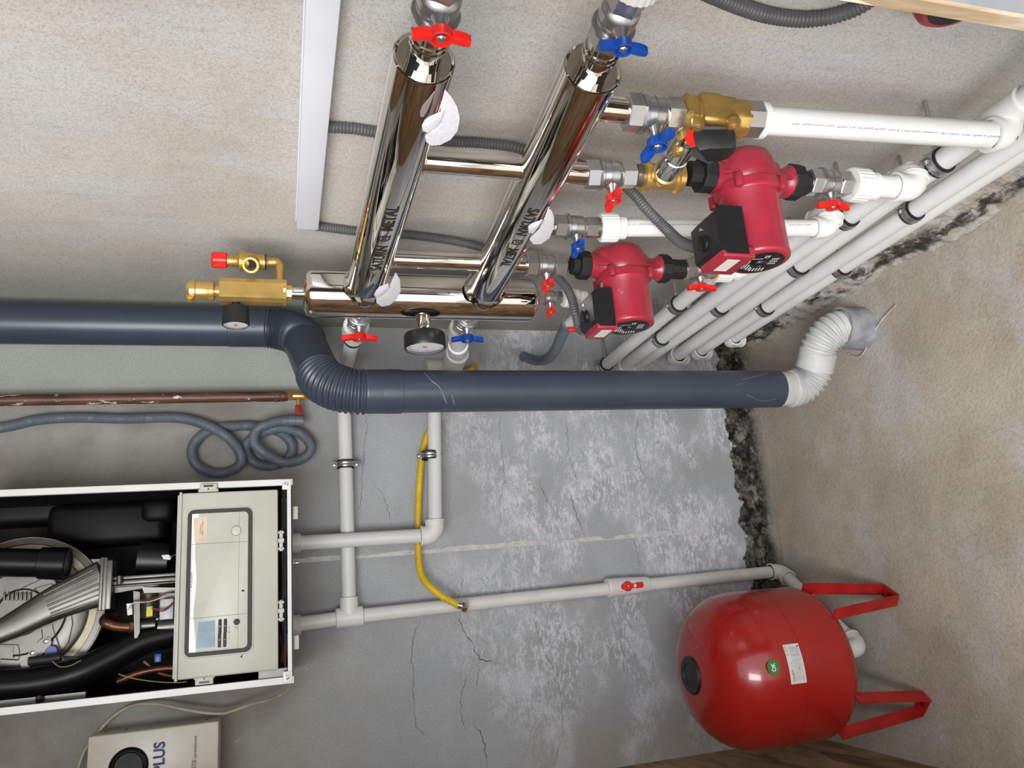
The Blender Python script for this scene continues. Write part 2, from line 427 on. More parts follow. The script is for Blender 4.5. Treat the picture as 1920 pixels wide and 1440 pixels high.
# ---------------------------------------------------------------- the room
WX = 0.045
wr = wall_right_mat(); wb = wall_back_mat(); fm = floor_mat()
crackm = mat('crack_shadow_gap', (58, 56, 54), .95, 0, .1, 60)
smear = mat('white_joint_compound', (206, 204, 200), .85, 0, .05, 60, .3)
mb = M(); mb.box((WX + .06, -1.0, 1.33), (.12, 2.24, 2.86)); struct('wall_right', mb, wr)
random.seed(5)
mb = M(); mb.box((-.62, .06, 1.33), (1.33, .12, 2.86))
def crack(mb, pts, w=.0012, jag=.0035, y=-.0003):
    P = [ony(u, v, 0) for u, v in pts]; P = resample([V((p.x, 0, p.z)) for p in P], .009)
    L = []; R = []
    for i, p in enumerate(P):
        t = (P[min(i + 1, len(P) - 1)] - P[max(i - 1, 0)]).normalized(); nn = V((-t.z, 0, t.x))
        c = p + nn * random.uniform(-jag, jag) * (0 < i < len(P) - 1); ww = w * random.uniform(.35, 1.15) * (1 if 2 < i < len(P) - 3 else .4)
        L.append(V((c.x, y, c.z)) + nn * ww / 2); R.append(V((c.x, y, c.z)) - nn * ww / 2)
    n = len(P); mb.add(L + R, [(i, i + 1, n + i + 1, n + i) for i in range(n - 1)])
mb.mi = 1
for pts, w_ in (([(860, 1145), (864, 1175), (885, 1205), (898, 1235), (934, 1245)], .0022), ([(870, 1070), (866, 1095), (860, 1125)], .0016),
        ([(888, 1355), (904, 1380), (910, 1400), (914, 1440)], .002), ([(898, 1235), (896, 1280), (893, 1300)], .001),
        ([(882, 1262), (866, 1290), (863, 1330), (868, 1360), (878, 1372)], .0012), ([(790, 1160), (775, 1195), (770, 1230), (774, 1255), (776, 1320), (780, 1360), (800, 1378), (812, 1390)], .0013),
        ([(1010, 900), (1018, 925), (1030, 945), (1040, 957)], .0016), ([(1064, 915), (1078, 955), (1088, 985), (1095, 1008)], .0018),
        ([(1060, 770), (1063, 800), (1066, 850), (1076, 880), (1085, 910)], .0012), ([(938, 770), (937, 810), (942, 850), (946, 900), (936, 950), (938, 990)], .0011),
        ([(1003, 1130), (1004, 1175), (1018, 1215), (1042, 1262), (1050, 1290), (1054, 1340), (1055, 1380), (1040, 1440)], .0011),
        ([(1144, 1118), (1160, 1165), (1168, 1220), (1170, 1275)], .0013), ([(1200, 770), (1192, 810), (1190, 840), (1200, 870), (1212, 905), (1220, 925)], .0014),
        ([(690, 775), (684, 830), (680, 880), (677, 920), (672, 970)], .0011), ([(693, 900), (715, 925), (725, 945), (733, 985)], .0011),
        ([(1186, 1000), (1196, 1040), (1200, 1075)], .0012), ([(1042, 1264), (1062, 1262), (1085, 1250)], .0008),
        ([(620, 1180), (630, 1215)], .0008), ([(635, 1355), (630, 1400)], .0007), ([(1350, 900), (1340, 960), (1352, 1020)], .0009)):
    crack(mb, pts, w_)
# white joint smear: ragged on its corner side, straight on the other
mb.mi = 2
P0 = ony(545, 1057, 0); P1 = ony(1330, 998, 0); n = 150; A = []; Bt = []
for i in range(n + 1):
    t = i / n; p = P0.lerp(P1, t)
    hgt = .006 + .011 * max(0, noise.noise(V((t * 9, 3, 0))) + .55) + .004 * noise.noise(V((t * 60, 1, 0)))
    if noise.noise(V((t * 13, 9, 4))) > .38: hgt *= .3
    A.append(V((p.x, -.0009, p.z))); Bt.append(V((p.x + max(hgt, .0005), -.0009, p.z)))
mb.add(A + Bt, [(i, i + 1, n + 2 + i, n + 1 + i) for i in range(n)])
struct('wall_back', mb, [wb, crackm, smear])
mb = M(); mb.box((-1.2665, -.92, 1.33), (.013, 1.84, 2.86)); struct('wall_left', mb, osb)
g = M(); nx, ny = 60, 130
vs = []
for j in range(ny + 1):
    for i in range(nx + 1):
        x_ = -1.27 + 1.36 * i / nx; y_ = .05 - 2.6 * j / ny
        vs.append((x_, y_, .006 * noise.noise(V((x_ * 4, y_ * 4, 0))) + .0025 * noise.noise(V((x_ * 17, y_ * 17, 3))) - .004))
g.add(vs, [(j * (nx + 1) + i, j * (nx + 1) + i + 1, (j + 1) * (nx + 1) + i + 1, (j + 1) * (nx + 1) + i) for j in range(ny) for i in range(nx)])
g.box((-1.2, -2.2, -.12), (4.5, 4.6, .16))
struct('floor', g, fm, 60)
mb = M(); mb.box((-.6, -.87, 2.78), (1.5, 1.95, .05)); struct('ceiling', mb, osb)
# mortar fillet between right wall and floor
g = M(); rows = 9; cols = 260; vs = []
for j in range(cols + 1):
    y_ = .0 - 1.82 * j / cols
    wob = .02 * noise.noise(V((y_ * 5, 0, 2))) + .01 * noise.noise(V((y_ * 19, 5, 2)))
    for i in range(rows + 1):
        t = i / rows
        x_ = WX - (.052 + wob) * t ** .8; z_ = (.105 + wob) * (1 - t) ** 1.15
        d = .006 * noise.noise(V((y_ * 30, t * 5, 1))) + .003 * noise.noise(V((y_ * 90, t * 12, 7)))
        e_ = 1 if 0 < i < rows else 0
        vs.append((x_ - d * e_ - .001, y_, z_ + d * e_ - (.004 if i == rows else 0)))
g.add(vs, [(j * (rows + 1) + i, j * (rows + 1) + i + 1, (j + 1) * (rows + 1) + i + 1, (j + 1) * (rows + 1) + i) for j in range(cols) for i in range(rows)])
struct('trim_1', g, mortar_mat(), 60)
# the timber board closing the near side, its pale cut edge towards the camera's doorway
e0 = V((-.33, -1.826, 0))
mb = M(); mb.box((-.1465, -1.832, 1.33), (.363, .012, 2.84)); mb.mi = 1; mb.box((-.3295, -1.832, 1.33), (.004, .0122, 2.84))
struct('wall_front', mb, [mat('grey_board_face', (120, 122, 124), .8, 0, .1, 12), osb_edge])

# ---------------------------------------------------------------- ball valves
def ball_valve(a, b, r, wing, wlen, color, label, stem=-X, stemlen=.03, tilt=0.0, group=None, union=None):
    a = V(a); b = V(b); L = (b - a).length; d = (b - a).normalized(); c = (a + b) / 2
    t = thing('ball_valve', label, 'valve', c, group or 'winged metal ball valves on the pipework')
    m_ = M()
    m_.hexn(a, a + d * L * .26, r, 6, .25)
    m_.lathe(a, d, [(L * .26, r * .9), (L * .275, r * 1.1), (L * .315, r * 1.1), (L * .325, r * .86), (L * .34, r * .95), (L * .44, r * .97), (L * .445, r * .9), (L * .465, r * .9), (L * .47, r * .97), (L * .6, r * .95), (L * .605, r * .9), (L * .625, r * .9), (L * .63, r * .94), (L * .69, r * .84), (L * .715, r * .74)], 36)
    m_.hexn(a + d * L * .71, b, r * .93, 6, .25)
    m_.lathe(a, d, [(-.0004, r * .7), (L + .0004, r * .7)], 24)
    obj('body', m_, nickel, t, 30)
    sc = a + d * (L * .5)
    m_ = M(); m_.lathe(sc, stem, [(0, r * .5), (r * .95, r * .42), (r * 1.15, r * .3), (r * .9 + stemlen * .6, r * .26)], 20)
    obj('stem', m_, nickel, t, 30)
    hc = sc + stem * (r * .9 + stemlen * .55)
    w_ = V(wing).normalized(); w_ = (w_ - stem * w_.dot(stem)).normalized(); s_ = stem.cross(w_).normalized()
    m_ = M(); hr = wlen * .2; th = wlen * .19
    # collar: open ring with a floor
    m_.lathe(hc, stem, [(0, hr * .75), (.001, hr * .95), (th, hr), (th * 1.05, hr * .93), (th * 1.0, hr * .78), (th * .45, hr * .7), (th * .45, .0001)], 28)
    for sg in (-1, 1):
        # wing: a swept blade that thickens and rises outward
        rs = []
        for k in range(7):
            q = k / 6; xx = hr * .72 + (wlen / 2 - hr * .72) * q
            hh = th * (.95 - .05 * q); wd = wlen * (.085 + .022 * math.sin(q * 3.1)) * (1 if k < 6 else .82); up0 = th * (.12 + .32 * q)
            lean = sg * wlen * .03 * q * 2 * 0
            cc = hc + w_ * sg * xx + s_ * lean
            rs.append([cc + s_ * wd + stem * up0, cc + s_ * wd * .9 + stem * (up0 + hh * .75), cc + s_ * wd * .4 + stem * (up0 + hh * .86), cc - s_ * wd * .4 + stem * (up0 + hh * .86), cc - s_ * wd * .9 + stem * (up0 + hh * .75), cc - s_ * wd + stem * up0])
        m_.rings(rs)
    h = obj('wing_handle', m_, redp if color == 'red' else bluep, t, 50)
    m_ = M(); m_.hexn(hc + stem * th * .45, hc + stem * th * .95, wlen * .085, 6, .1, .0006); m_.cyl(hc + stem * th * .9, hc + stem * th * 1.12, wlen * .05, n=14)
    obj('nut', m_, zinc, h, 30)
    return t
def ppr_pipe(name, label, pts, r, mat_=None, fr=.03, group=None, cat='pipe', n=28):
    p = M(); P = fillet(pts, fr) if len(pts) > 2 else [V(q) for q in pts]
    p.sweep(P, r, n)
    t = thing(name, label, cat, V(pts[0]), group)
    obj('pipe', p, mat_ or whitep, t)
    return t
def socket(parent, a, b, r, mat_=None, name='coupling', ribs=0):
    m_ = M(); a = V(a); b = V(b); L = (b - a).length; e = .0015
    if ribs:
        # ribbed female adaptor: gear-like section
        d = (b - a).normalized(); p, q = frame(d); n = ribs * 2; rs = []
        for tt, k in ((0, .93), (.06, 1), (.94, 1), (1, .95)):
            rs.append([a + d * (L * tt) + (p * math.cos(6.283185 * j / n) + q * math.sin(6.283185 * j / n)) * (r * k * (1.0 if j % 2 else .965)) for j in range(n)])
        m_.rings(rs)
        return obj(name, m_, mat_ or whitep, parent, 20)
    m_.lathe(a, b - a, [(0, r * .92), (e, r), (L - e, r), (L, r * .92)], 32)
    return obj(name, m_, mat_ or whitep, parent)
def elbow(parent, p0, c, p1, r, mat_=None, name='elbow'):
    """moulded 90 degree elbow with collars"""
    m_ = M(); p0, c, p1 = V(p0), V(c), V(p1)
    P = fillet([p0, c, p1], r * 1.05, 14); m_.sweep(P, r * .98, 32)
    d0 = (p0 - c).normalized(); d1 = (p1 - c).normalized()
    for p_, d_ in ((p0, d0), (p1, d1)):
        m_.lathe(p_ - d_ * .006, d_, [(0, r * .98), (.0008, r * 1.06), (.0052, r * 1.06), (.006, r * .9)], 32)
    return obj(name, m_, mat_ or whitep, parent)

# ---------------------------------------------------------------- stainless distribution manifold
c1n = fl(796, 107); c1f = V((MX, -.68, 1.392)); c2n = fl(1112, 127); c2f = V((MX, -.68, 1.135))
RC = .039; RS = .049
man = thing('distribution_manifold', 'polished stainless hydraulic separator with two long horizontal header tubes', 'manifold', (MX, -.66, 1.0))
sa = V((MX, -.66, 1.005)); sb = V((MX, -.66, 1.515))
m_ = M(); L = (sb - sa).length
prof = [(0, .006)] + [(.018 * (1 - math.cos(a)), RS - .024 + .024 * math.sin(a)) for a in [k * math.pi / 16 for k in range(9)]]
prof = prof + [(L - t, r) for t, r in prof[::-1]]
m_.lathe(sa, Z, prof, 64); obj('separator_body', m_, chrome, man)
heads = []
for (n_, f_) in ((c1n, c1f), (c2n, c2f)):
    d = (f_ - n_).normalized(); Lh = (f_ - n_).length; m_ = M()
    m_.lathe(n_, d, [(.004, RC * .6), (.003, RC * .86), (.0, RC * .93), (.0006, RC * .98), (.004, RC), (Lh - .03, RC), (Lh, RC * 1.0)], 64)
    h = obj('header_tube', m_, chrome, man); heads.append(h)
    # weld flare where the header enters the separator
    m_ = M(); m_.lathe(f_ - d * .062, d, [(0, RC), (.012, RC * 1.04), (.022, RC * 1.16)], 48, c0=False, c1=False); obj('weld_collar', m_, chrome, h)
    # stepped neck of the near end
    m_ = M(); m_.lathe(n_ + d * .004, -d, [(0, .0215), (.03, .0215), (.031, .0235), (.034, .0235), (.035, .021), (.038, .021), (.039, .023), (.042, .023), (.043, .0205), (.07, .0205)], 40); obj('threaded_neck', m_, chrome, h)
def head_at(n_, f_, y): t = (y - n_.y) / (f_.y - n_.y); return n_.lerp(f_, t)
for (pt, drop, two) in ((fl(1150, 205), fl(1170, 210), False), (fl(1085, 325), fl(1098, 326), True), (fl(1020, 425), fl(1037, 425), False), (fl(985, 496), fl(990, 496), True)):
    y_ = pt.y
    top = head_at(c1n, c1f, y_) if two else head_at(c2n, c2f, y_)
    r_ = .0175 if y_ < -.9 else .0165
    m_ = M(); m_.lathe(V((MX, y_, drop.z - .01)), Z, [(0, r_ * .96), (.003, r_), (.0035, r_ * .95), (.006, r_), (.0065, r_ * .95), (.009, r_), (top.z - drop.z + .01 - .02, r_)], 40)
    if two:
        for hz in ((head_at(c2n, c2f, y_).z + RC * .93), top.z - RC * .93):
            m_.lathe(V((MX, y_, hz - .004)), Z, [(0, r_), (.003, r_ * 1.1), (.005, r_ * 1.1), (.008, r_)], 40)
    obj('outlet_tube', m_, chrome, man)
for z_ in (1.392, 1.135):
    m_ = M(); m_.lathe(V((MX, -.66, z_)), Y, [(.03, .022), (.055, .022), (.085, .02)], 36); obj('outlet_tube', m_, chrome, man)
for a_, b_ in ((sb - Z * .004, sb + Z * .028), (sa + Z * .004, sa - Z * .02)):
    m_ = M(); m_.cyl(a_, b_, .0125 if b_.z > 1.3 else .009); obj('nozzle', m_, chrome, man)
# laser lettering on the headers
p_, q_ = -X, -Z
def header_text(n_, f_, pxa, pxb, ang, flip, h_, order):
    ya = onx(*pxa, MX - RC).y; yb = onx(*pxb, MX - RC).y
    y0, y1 = min(ya, yb), max(ya, yb); L_ = y1 - y0; d = (f_ - n_).normalized()
    mm = M()
    def put(s, f0, f1, hh):
        yc = y0 + L_ * (f0 + f1) / 2; a_ = head_at(n_, f_, yc)
        tube_text(mm, s, a_, d, RC, ang, L_ * (f1 - f0), hh, p_, q_, flip, bold=.022)
    if flip < 0: put('METAL', .0, .34, h_); put('SATURN', .58, 1, h_)
    else: put('SATURN', .0, .42, h_); put('METAL', .66, 1, h_)
    # ring emblem with a bar and two tails
    yc = y0 + L_ * (.46 if flip < 0 else .54); a_ = head_at(n_, f_, yc)
    def pt(x_, y_):
        t = ang + y_ / RC; return a_ + d * x_ + (p_ * math.cos(t) + q_ * math.sin(t)) * (RC + .0006)
    R1, R2 = h_ * .48, h_ * .37; k = 40
    mm.add([pt(R1 * math.cos(6.2832 * i / k), R1 * math.sin(6.2832 * i / k)) for i in range(k)] + [pt(R2 * math.cos(6.2832 * i / k), R2 * math.sin(6.2832 * i / k)) for i in range(k)],
           [(i, (i + 1) % k, k + (i + 1) % k, k + i) for i in range(k)])
    mm.add([pt(R2 * .5 * math.cos(6.2832 * i / k), R2 * .5 * math.sin(6.2832 * i / k)) for i in range(k)] + [pt(R2 * .28 * math.cos(6.2832 * i / k), R2 * .28 * math.sin(6.2832 * i / k)) for i in range(k)],
           [(i, (i + 1) % k, k + (i + 1) % k, k + i) for i in range(k)])
    for sg in (-1, 1):
        mm.add([pt(sg * R1 * .7, -R1 * .7 * sg), pt(sg * R1 * 1.35, -R1 * 1.0 * sg), pt(sg * R1 * .3, -R1 * .97 * sg)], [(0, 1, 2)])
    return mm
m_ = header_text(c1n, c1f, (722, 508), (742, 388), .03, -1, .021, 0); obj('lettering', m_, engr, heads[0], None)['label'] = 'dark engraved lettering SATURN METAL'
m_ = header_text(c2n, c2f, (938, 500), (1000, 392), -.08, 1, .02, 1); obj('lettering', m_, engr, heads[1], None)['label'] = 'dark engraved lettering SATURN METAL'

# white protective-paper flaps peeled from the tubes
def flap(px_list, x_, label, curl):
    P = [onx(u, v, x_) for u, v in px_list]; c = sum(P, V()) / len(P); nn = -X
    m_ = M(); k = len(P); sc = [1, .66, .33, .0]
    rs = []
    for s_ in sc:
        rs.append([c + (p - c) * max(s_, .01) + nn * (curl * (1 - s_ * s_)) for p in P])
    m_.rings(rs, False, True)
    back = [[q - nn * .0008 for q in r] for r in rs]; m_.rings(back, False, True); m_.rings([rs[0], back[0]], False, False)
    return tag(obj('paper_tab', m_, paper), label, 'paper tab', 'white paper tabs stuck to the steel tubes')
flap([(834, 168), (845, 180), (857, 200), (862, 222), (858, 245), (845, 262), (825, 272), (808, 273), (799, 266), (797, 255), (806, 248), (818, 236), (826, 222), (826, 200)], -.16, 'crescent white paper tab peeling off the left header tube below its red valve', .002)
flap([(797, 225), (806, 219), (822, 212), (832, 208), (826, 226), (816, 240), (802, 249), (793, 245), (791, 235)], -.166, 'small white paper curl overlapping the crescent tab on the left header tube', .0015)
flap([(1028, 390), (1035, 396), (1039, 410), (1038, 428), (1030, 447), (1014, 458), (1000, 458), (993, 449), (1000, 441), (1012, 428), (1020, 412)], -.15, 'white paper tab at the edge of the right header tube beside its lettering', .002)
flap([(990, 425), (998, 419), (1010, 415), (1018, 412), (1010, 426), (1000, 438), (991, 436)], -.158, 'small white paper curl at the edge of the right header tube', .003)
m_ = flap([(742, 511), (750, 525), (751, 545), (745, 560), (731, 572), (716, 575), (706, 568), (705, 560), (718, 552), (730, 538), (736, 524)], -.175, 'white paper tab where the left header tube joins the separator', .002)
flap([(705, 545), (712, 538), (728, 532), (730, 541), (718, 553), (706, 559), (701, 553)], -.18, 'small white paper curl at the foot of the left header tube', .003)

# ---------------------------------------------------------------- valves on the manifold
def at_line(u, v): return fl(u, v)
d1 = (c1n - c1f).normalized(); d2 = (c2n - c2f).normalized()
a1 = c1n + d1 * .05; ball_valve(a1, a1 + d1 * .085, .0255, Z, .064, 'red', 'red-winged ball valve on the near end of the left header tube', stemlen=.026)
a2 = c2n + d2 * .05; ball_valve(a2, a2 + d2 * .085, .0245, Z, .058, 'blue', 'blue-winged ball valve on the near end of the right header tube', stemlen=.026)
t = thing('union_nut', 'brown metal union screwed onto the red-winged valve at the photo\'s edge', 'pipe fitting', a1 + d1 * .08)
m_ = M(); m_.hexn(a1 + d1 * .078, a1 + d1 * .105, .026, 8); obj('nut', m_, mat('brown_metal', (110, 84, 78), .35, 1, .05, 20), t)
m_ = M(); m_.cyl(a1 + d1 * .1, a1 + d1 * .3, .018); obj('pipe', m_, whitep, t)
t = thing('union_nut', 'white plastic coupling screwed onto the blue-winged valve at the photo\'s edge', 'pipe fitting', a2 + d2 * .08)
m_ = M(); m_.cyl(a2 + d2 * .082, a2 + d2 * .09, .02); obj('nut', m_, nickel, t); socket(t, a2 + d2 * .088, a2 + d2 * .13, .031, ribs=24)
m_ = M(); m_.cyl(a2 + d2 * .13, a2 + d2 * .35, .02); obj('pipe', m_, whitep, t)
yz = Y + Z * .05
ball_valve(fl(1172, 210), fl(1275, 217), .0265, Y * 1 + Z * .12, .072, 'blue', 'blue-winged ball valve beside the brass mixing valve', stemlen=.03)
ball_valve(fl(1098, 327), fl(1190, 328), .0235, Y * 1 - Z * .1, .062, 'red', 'red-winged ball valve between steel stub and brass tee', stemlen=.028)
ball_valve(fl(1038, 424), fl(1120, 427), .0215, Y * 1 - Z * .12, .062, 'blue', 'blue-winged ball valve above the white ribbed coupling, between the two pumps', stemlen=.026)
ball_valve(fl(986, 496), fl(1060, 498), .0245, Y * 1 - Z * .1, .062, 'red', 'red-winged ball valve above the smaller-looking far pump', stemlen=.026)
ball_valve(fl(1008, 558), fl(1053, 558), .0165, Y * 1 - Z * .1, .052, 'red', 'small red-winged drain valve under the separator body', stemlen=.022)
ball_valve(fl(1515, 341), fl(1590, 346), .0235, Z, .062, 'red', 'red-winged ball valve below the near pump', stemlen=.026)
ball_valve(fl(1283, 503), fl(1337, 505), .0235, Z, .066, 'red', 'red-winged ball valve below the far pump', stemlen=.026)
ball_valve((MX, -.58, 1.388), (MX, -.47, 1.388), .0265, Z, .08, 'red', 'red-winged ball valve behind the separator, above the grey duct', stemlen=.03)
ball_valve((MX, -.58, 1.135), (MX, -.47, 1.135), .0265, Z, .076, 'blue', 'blue-winged ball valve behind the separator, beside the round thermometer', stemlen=.03)

# ---------------------------------------------------------------- mixing valve, bypass and tee
A0 = fl(1276, 217); A1 = fl(1395, 223)
mixv = thing('mixing_valve', 'brass mixing valve with black protective cap and red scale', 'mixing valve', (A0 + A1) / 2)
dz = (A1 - A0).normalized(); Lm = (A1 - A0).length
m_ = M(); m_.lathe(A0, dz, [(0, .019), (.004, .026), (.006, .031), (.014, .031), (.02, .024), (Lm - .03, .024), (Lm - .018, .027), (Lm, .027)], 12)
cm = A0.lerp(A1, .52); m_.box(cm, (.046, .05, .062), bev=.008)
m_.box(cm + Y * .004 + X * .026 + Z * .003, (.02, .03, .04), bev=.007)
# diagonal leg towards the bypass
T0 = fl(1238, 330)
leg_end = A0.lerp(A1, .3) + V((-.028, .03, -.004))
m_.box(cm + V((-.02, .02, .006)), (.03, .03, .06), bev=.006)
obj('brass_body', m_, castbrass, mixv, 30)
m_ = M(); m_.cyl(A0 + dz * -.004, A0 + dz * .004, .0185); obj('nipple', m_, nickel, mixv, 30)
m_ = M(); m_.hexn(A1 - dz * .004, A1 + dz * .022, .0275, 8, .2); obj('union_nut', m_, nickel, mixv, 30)
pl = onx(1320, 262, -.16)
ax_y = (Y * .82 - X * .0 - Z * 0).normalized()
m_ = M(); m_.prism([onx(1302, 236, -.147), onx(1362, 238, -.147), onx(1368, 262, -.147), onx(1330, 300, -.147), onx(1278, 276, -.147)], -X * .008)
obj('steel_plate', m_, zinc, mixv, 20)
m_ = M(); m_.cyl(onx(1301, 258, -.156), onx(1301, 258, -.161), .012, n=24); obj('scale_disc', m_, mat('matte_red_scale', (206, 36, 30), .9, 0, .05, 60, spec=.05), mixv)['label'] = 'red scale disc'
m_ = M(); cA = onx(1336, 252, -.156); cB = onx(1340, 276, -.20)
cap_px = [(1300, 252), (1322, 243), (1352, 243), (1376, 240), (1378, 266), (1364, 292), (1342, 304), (1316, 304), (1310, 280), (1302, 268)]
r0 = [onx(u, 243 + (v - 243) * .52, -.155) for u, v in cap_px]; cc = sum(r0, V()) / len(r0)
m_.rings([r0, [cc + (p - cc) * 1.02 - X * .008 for p in r0], [cc + (p - cc) * .94 - X * .022 for p in r0], [cc + (p - cc) * .8 - X * .027 for p in r0], [cc + (p - cc) * .3 - X * .029 for p in r0]])
obj('black_cap', m_, rubber, mixv, 45)
for px in ((1307, 224), (1374, 224), (1270, 274)):
    m_ = M(); b0 = onx(*px, -.142); m_.bcyl(b0, b0 - X * .014, .0085, .001, 20); m_.hexn(b0 - X * .0142, b0 - X * .0135, .0045, 6, 0, .0001)
    obj('bolt', m_, castbrass, mixv, 30)
t0 = onx(1250, 322, -.128); t1 = onx(1292, 258, -.14)
dd = (t1 - t0).normalized(); byp = thing('bypass_tube', 'polished diagonal sleeve between mixing valve and brass tee', 'pipe', t0)
dd = (t1 - t0).normalized(); Lb = (t1 - t0).length
m_ = M(); m_.lathe(t0, dd, [(-.004, .0195), (0, .0185), (Lb * .45, .0185), (Lb * .46, .0195), (Lb * .49, .0195), (Lb * .5, .0178), (Lb, .0178)], 40); obj('sleeve', m_, chrome, byp)
tee = thing('brass_tee', 'yellow brass tee between red-winged valve and near pump', 'pipe fitting', fl(1240, 332))
m_ = M(); ta, tb = fl(1202, 330), fl(1278, 334); dt = (tb - ta).normalized(); Lt = (tb - ta).length
m_.lathe(ta, dt, [(0, .0185), (.002, .0245), (.011, .0245), (.013, .0205), (.02, .0215), (Lt - .02, .0215), (Lt - .013, .0205), (Lt - .011, .0245), (Lt - .002, .0245), (Lt, .019)], 40)
m_.lathe(t0 - dd * .022, dd, [(0, .017), (.01, .02), (.016, .0212), (.0215, .0212)], 32)
obj('body', m_, brass, tee, 30)
m_ = M(); m_.cyl(fl(1188, 328), fl(1204, 330), .018); obj('nipple', m_, darkscrew, tee)

# ---------------------------------------------------------------- circulation pumps
def pump(za, zb, zc, y_, xface, label, R, pu, pd, bx, by, bz, th_):
    c = V((MX, y_, zc)); t = thing('circulation_pump', label, 'pump', c, 'red circulation pumps')
    m_ = M()
    # volute: rounded spiral casing behind, main ring in front
    m_.lathe(c + X * .045, -X, [(0, .02), (.004, .034), (.012, .045), (.026, .05), (.045, .0525), (.058, .051), (.064, .048)], 48)
    m_.sph(c + V((.012, .014, pu * .3)), .047, 14, (.8, 1, .95))
    m_.box(c + V((.0, -.004, -.004)), (.05, .072, .095), bev=.02)
    m_.lathe(c, Z, [(.02, .034), (pu * .62, .026), (pu * .8, .0245), (pu - .003, .0275), (pu, .0275)], 36)
    m_.lathe(c, -Z, [(.02, .034), (pd * .55, .0225), (pd * .8, .0205), (pd * .9, .024), (pd - .003, .0275), (pd, .0275)], 36)
    for sg, pp in ((1, pu), (-1, pd)):
        m_.prism([c + V((-.036, -.012, .012 * sg)), c + V((-.0225, -.006, pp * .9 * sg)), c + V((.0, -.006, pp * .9 * sg)), c + V((0, -.012, .012 * sg))], Y * .006)
        m_.prism([c + V((-.014, -.046, .014 * sg)), c + V((-.01, -.0235, pp * .9 * sg)), c + V((-.006, -.01, pp * .9 * sg)), c + V((-.008, -.01, .014 * sg))], X * .006)
    m_.box(c + V((-.018, -R * .72, .0)), (.02, .018, .03), bev=.004)
    obj('volute', m_, redpaint, t, 50)
    m_ = M(); xr = MX - .022
    m_.lathe(V((xr, c.y, c.z)), -X, [(0, R * 1.1), (.012, R * 1.12), (.014, R * 1.0), (.016, R * .975), (abs(xface - xr) - .012, R * 1.0), (abs(xface - xr) - .006, R * 1.015), (abs(xface - xr) - .002, R * .99), (abs(xface - xr), R * .93), (abs(xface - xr) + .0005, R * .8)], 56)
    mo = obj('motor_housing', m_, redpaint, t, 50)
    for ay in (-.8, .8):
        for az in (-1, 1):
            m_ = M(); bc = V((xr - .004, c.y + R * 1.06 * ay * .95, c.z + R * .82 * az)); m_.bcyl(bc + X * .008, bc - X * .013, .0072, .001, 18); m_.hexn(bc - X * .0132, bc - X * .0128, .0034, 6, 0, .0001)
            obj('flange_bolt', m_, redpaint, t)
    # nameplate on the end face
    fc = V((xface - .0012, c.y, c.z)); rp = R * .8
    m_ = M(); m_.lathe(fc + X * .001, -X, [(0, rp), (.0012, rp), (.0014, rp * .98)], 48); npl = obj('nameplate', m_, blackp, t)
    Rt = -Y; Up = Z
    # the plate is turned: words run along the depth of the room
    m_ = M(); rt = (Y * -.98 + Z * .2).normalized(); up = rt.cross(-X) * -1; up = (-X).cross(rt)
    def P2(a, b): return fc + rt * (a * rp) + up * (b * rp)
    def tx(s, a, b, w_, h_): flat_text(m_, s, P2(a, b), rt, up, w_ * rp, h_ * rp, .0006, bold=.02)
    tx('AEPK', -.12, .64, .72, .2)
    def bar(a, b, w_, h_): m_.add([P2(a, b) - X * .0006, P2(a + w_, b) - X * .0006, P2(a + w_, b + h_) - X * .0006, P2(a, b + h_) - X * .0006], [(0, 1, 2, 3)])
    bar(-.5, .46, .78, .035); bar(-.62, .34, .5, .05); bar(.42, .0, .04, .5) ; bar(-.66, .22, .34, .05)
    for r_ in range(5): bar(-.78 + .0 * r_, .12 - r_ * .13, .3, .05)
    for r_ in range(4):
        bar(.1 + .0 * r_, -.42 - r_ * .085, .14, .04); bar(.32, -.42 - r_ * .085, .14, .04); bar(-.12, -.42 - r_ * .085, .14, .04)
    tx('CE', .62, -.1, .26, .2)
    obj('plate_print', m_, whiteink, npl, None)['label'] = 'white printing on the nameplate'
    m_ = M(); m_.lathe(fc - X * .0002, -X, [(0, R * .24), (.001, R * .25), (.004, R * .21), (.0045, R * .12), (.003, R * .1)], 28); obj('shaft_screw', m_, blackp, npl)
    # terminal box on the upper side
    m_ = M()
    bx0, bx1 = bx, bx + .08; zt = bz; zb_ = bz - th_
    ya_, yb_ = by - .037, by + .037
    poly = [V((bx0, 0, zb_)), V((bx1, 0, zb_)), V((bx1, 0, zt - .012)), V((bx1 - .012, 0, zt)), V((bx0 + .012, 0, zt)), V((bx0, 0, zt - .012))]
    m_.prism([q + Y * ya_ for q in poly], Y * (yb_ - ya_)); tb = obj('terminal_box', m_, blackp, t, 20)
    m_ = M(); kc = V(((bx0 + bx1) / 2 - .006, by + .006, zt)); m_.lathe(kc, Z, [(0, .0135), (.003, .013), (.004, .007)], 24); m_.box(kc + Z * .006, (.022, .006, .008), bev=.001); obj('speed_knob', m_, blackp, tb, 30)
    m_ = M(); m_.cyl(kc + V((.024, .0, 0)), kc + V((.024, .0, .0025)), .0028, n=12); obj('screw', m_, zinc, tb)
    m_ = M(); m_.box((bx0 + .004, by, (zt + c.z + R * .8) / 2 - .004), (.018, .071, zt - c.z - R * .8 - .004), bev=.003); st = obj('plate', m_, redpaint, t, 30)
    m_ = M(); m_.box((bx0 - .0054, by - .002, zt - .03), (.0006, .042, .022)); obj('rating_label', m_, labelm, st, 30)['label'] = 'pale grey rating label'
    m_ = M(); m_.lathe(V((bx0 + .04, yb_ - .004, zt - th_ * .5)), Y, [(0, .013), (.016, .013), (.017, .011)], 20); obj('cable_gland', m_, blackp, tb)
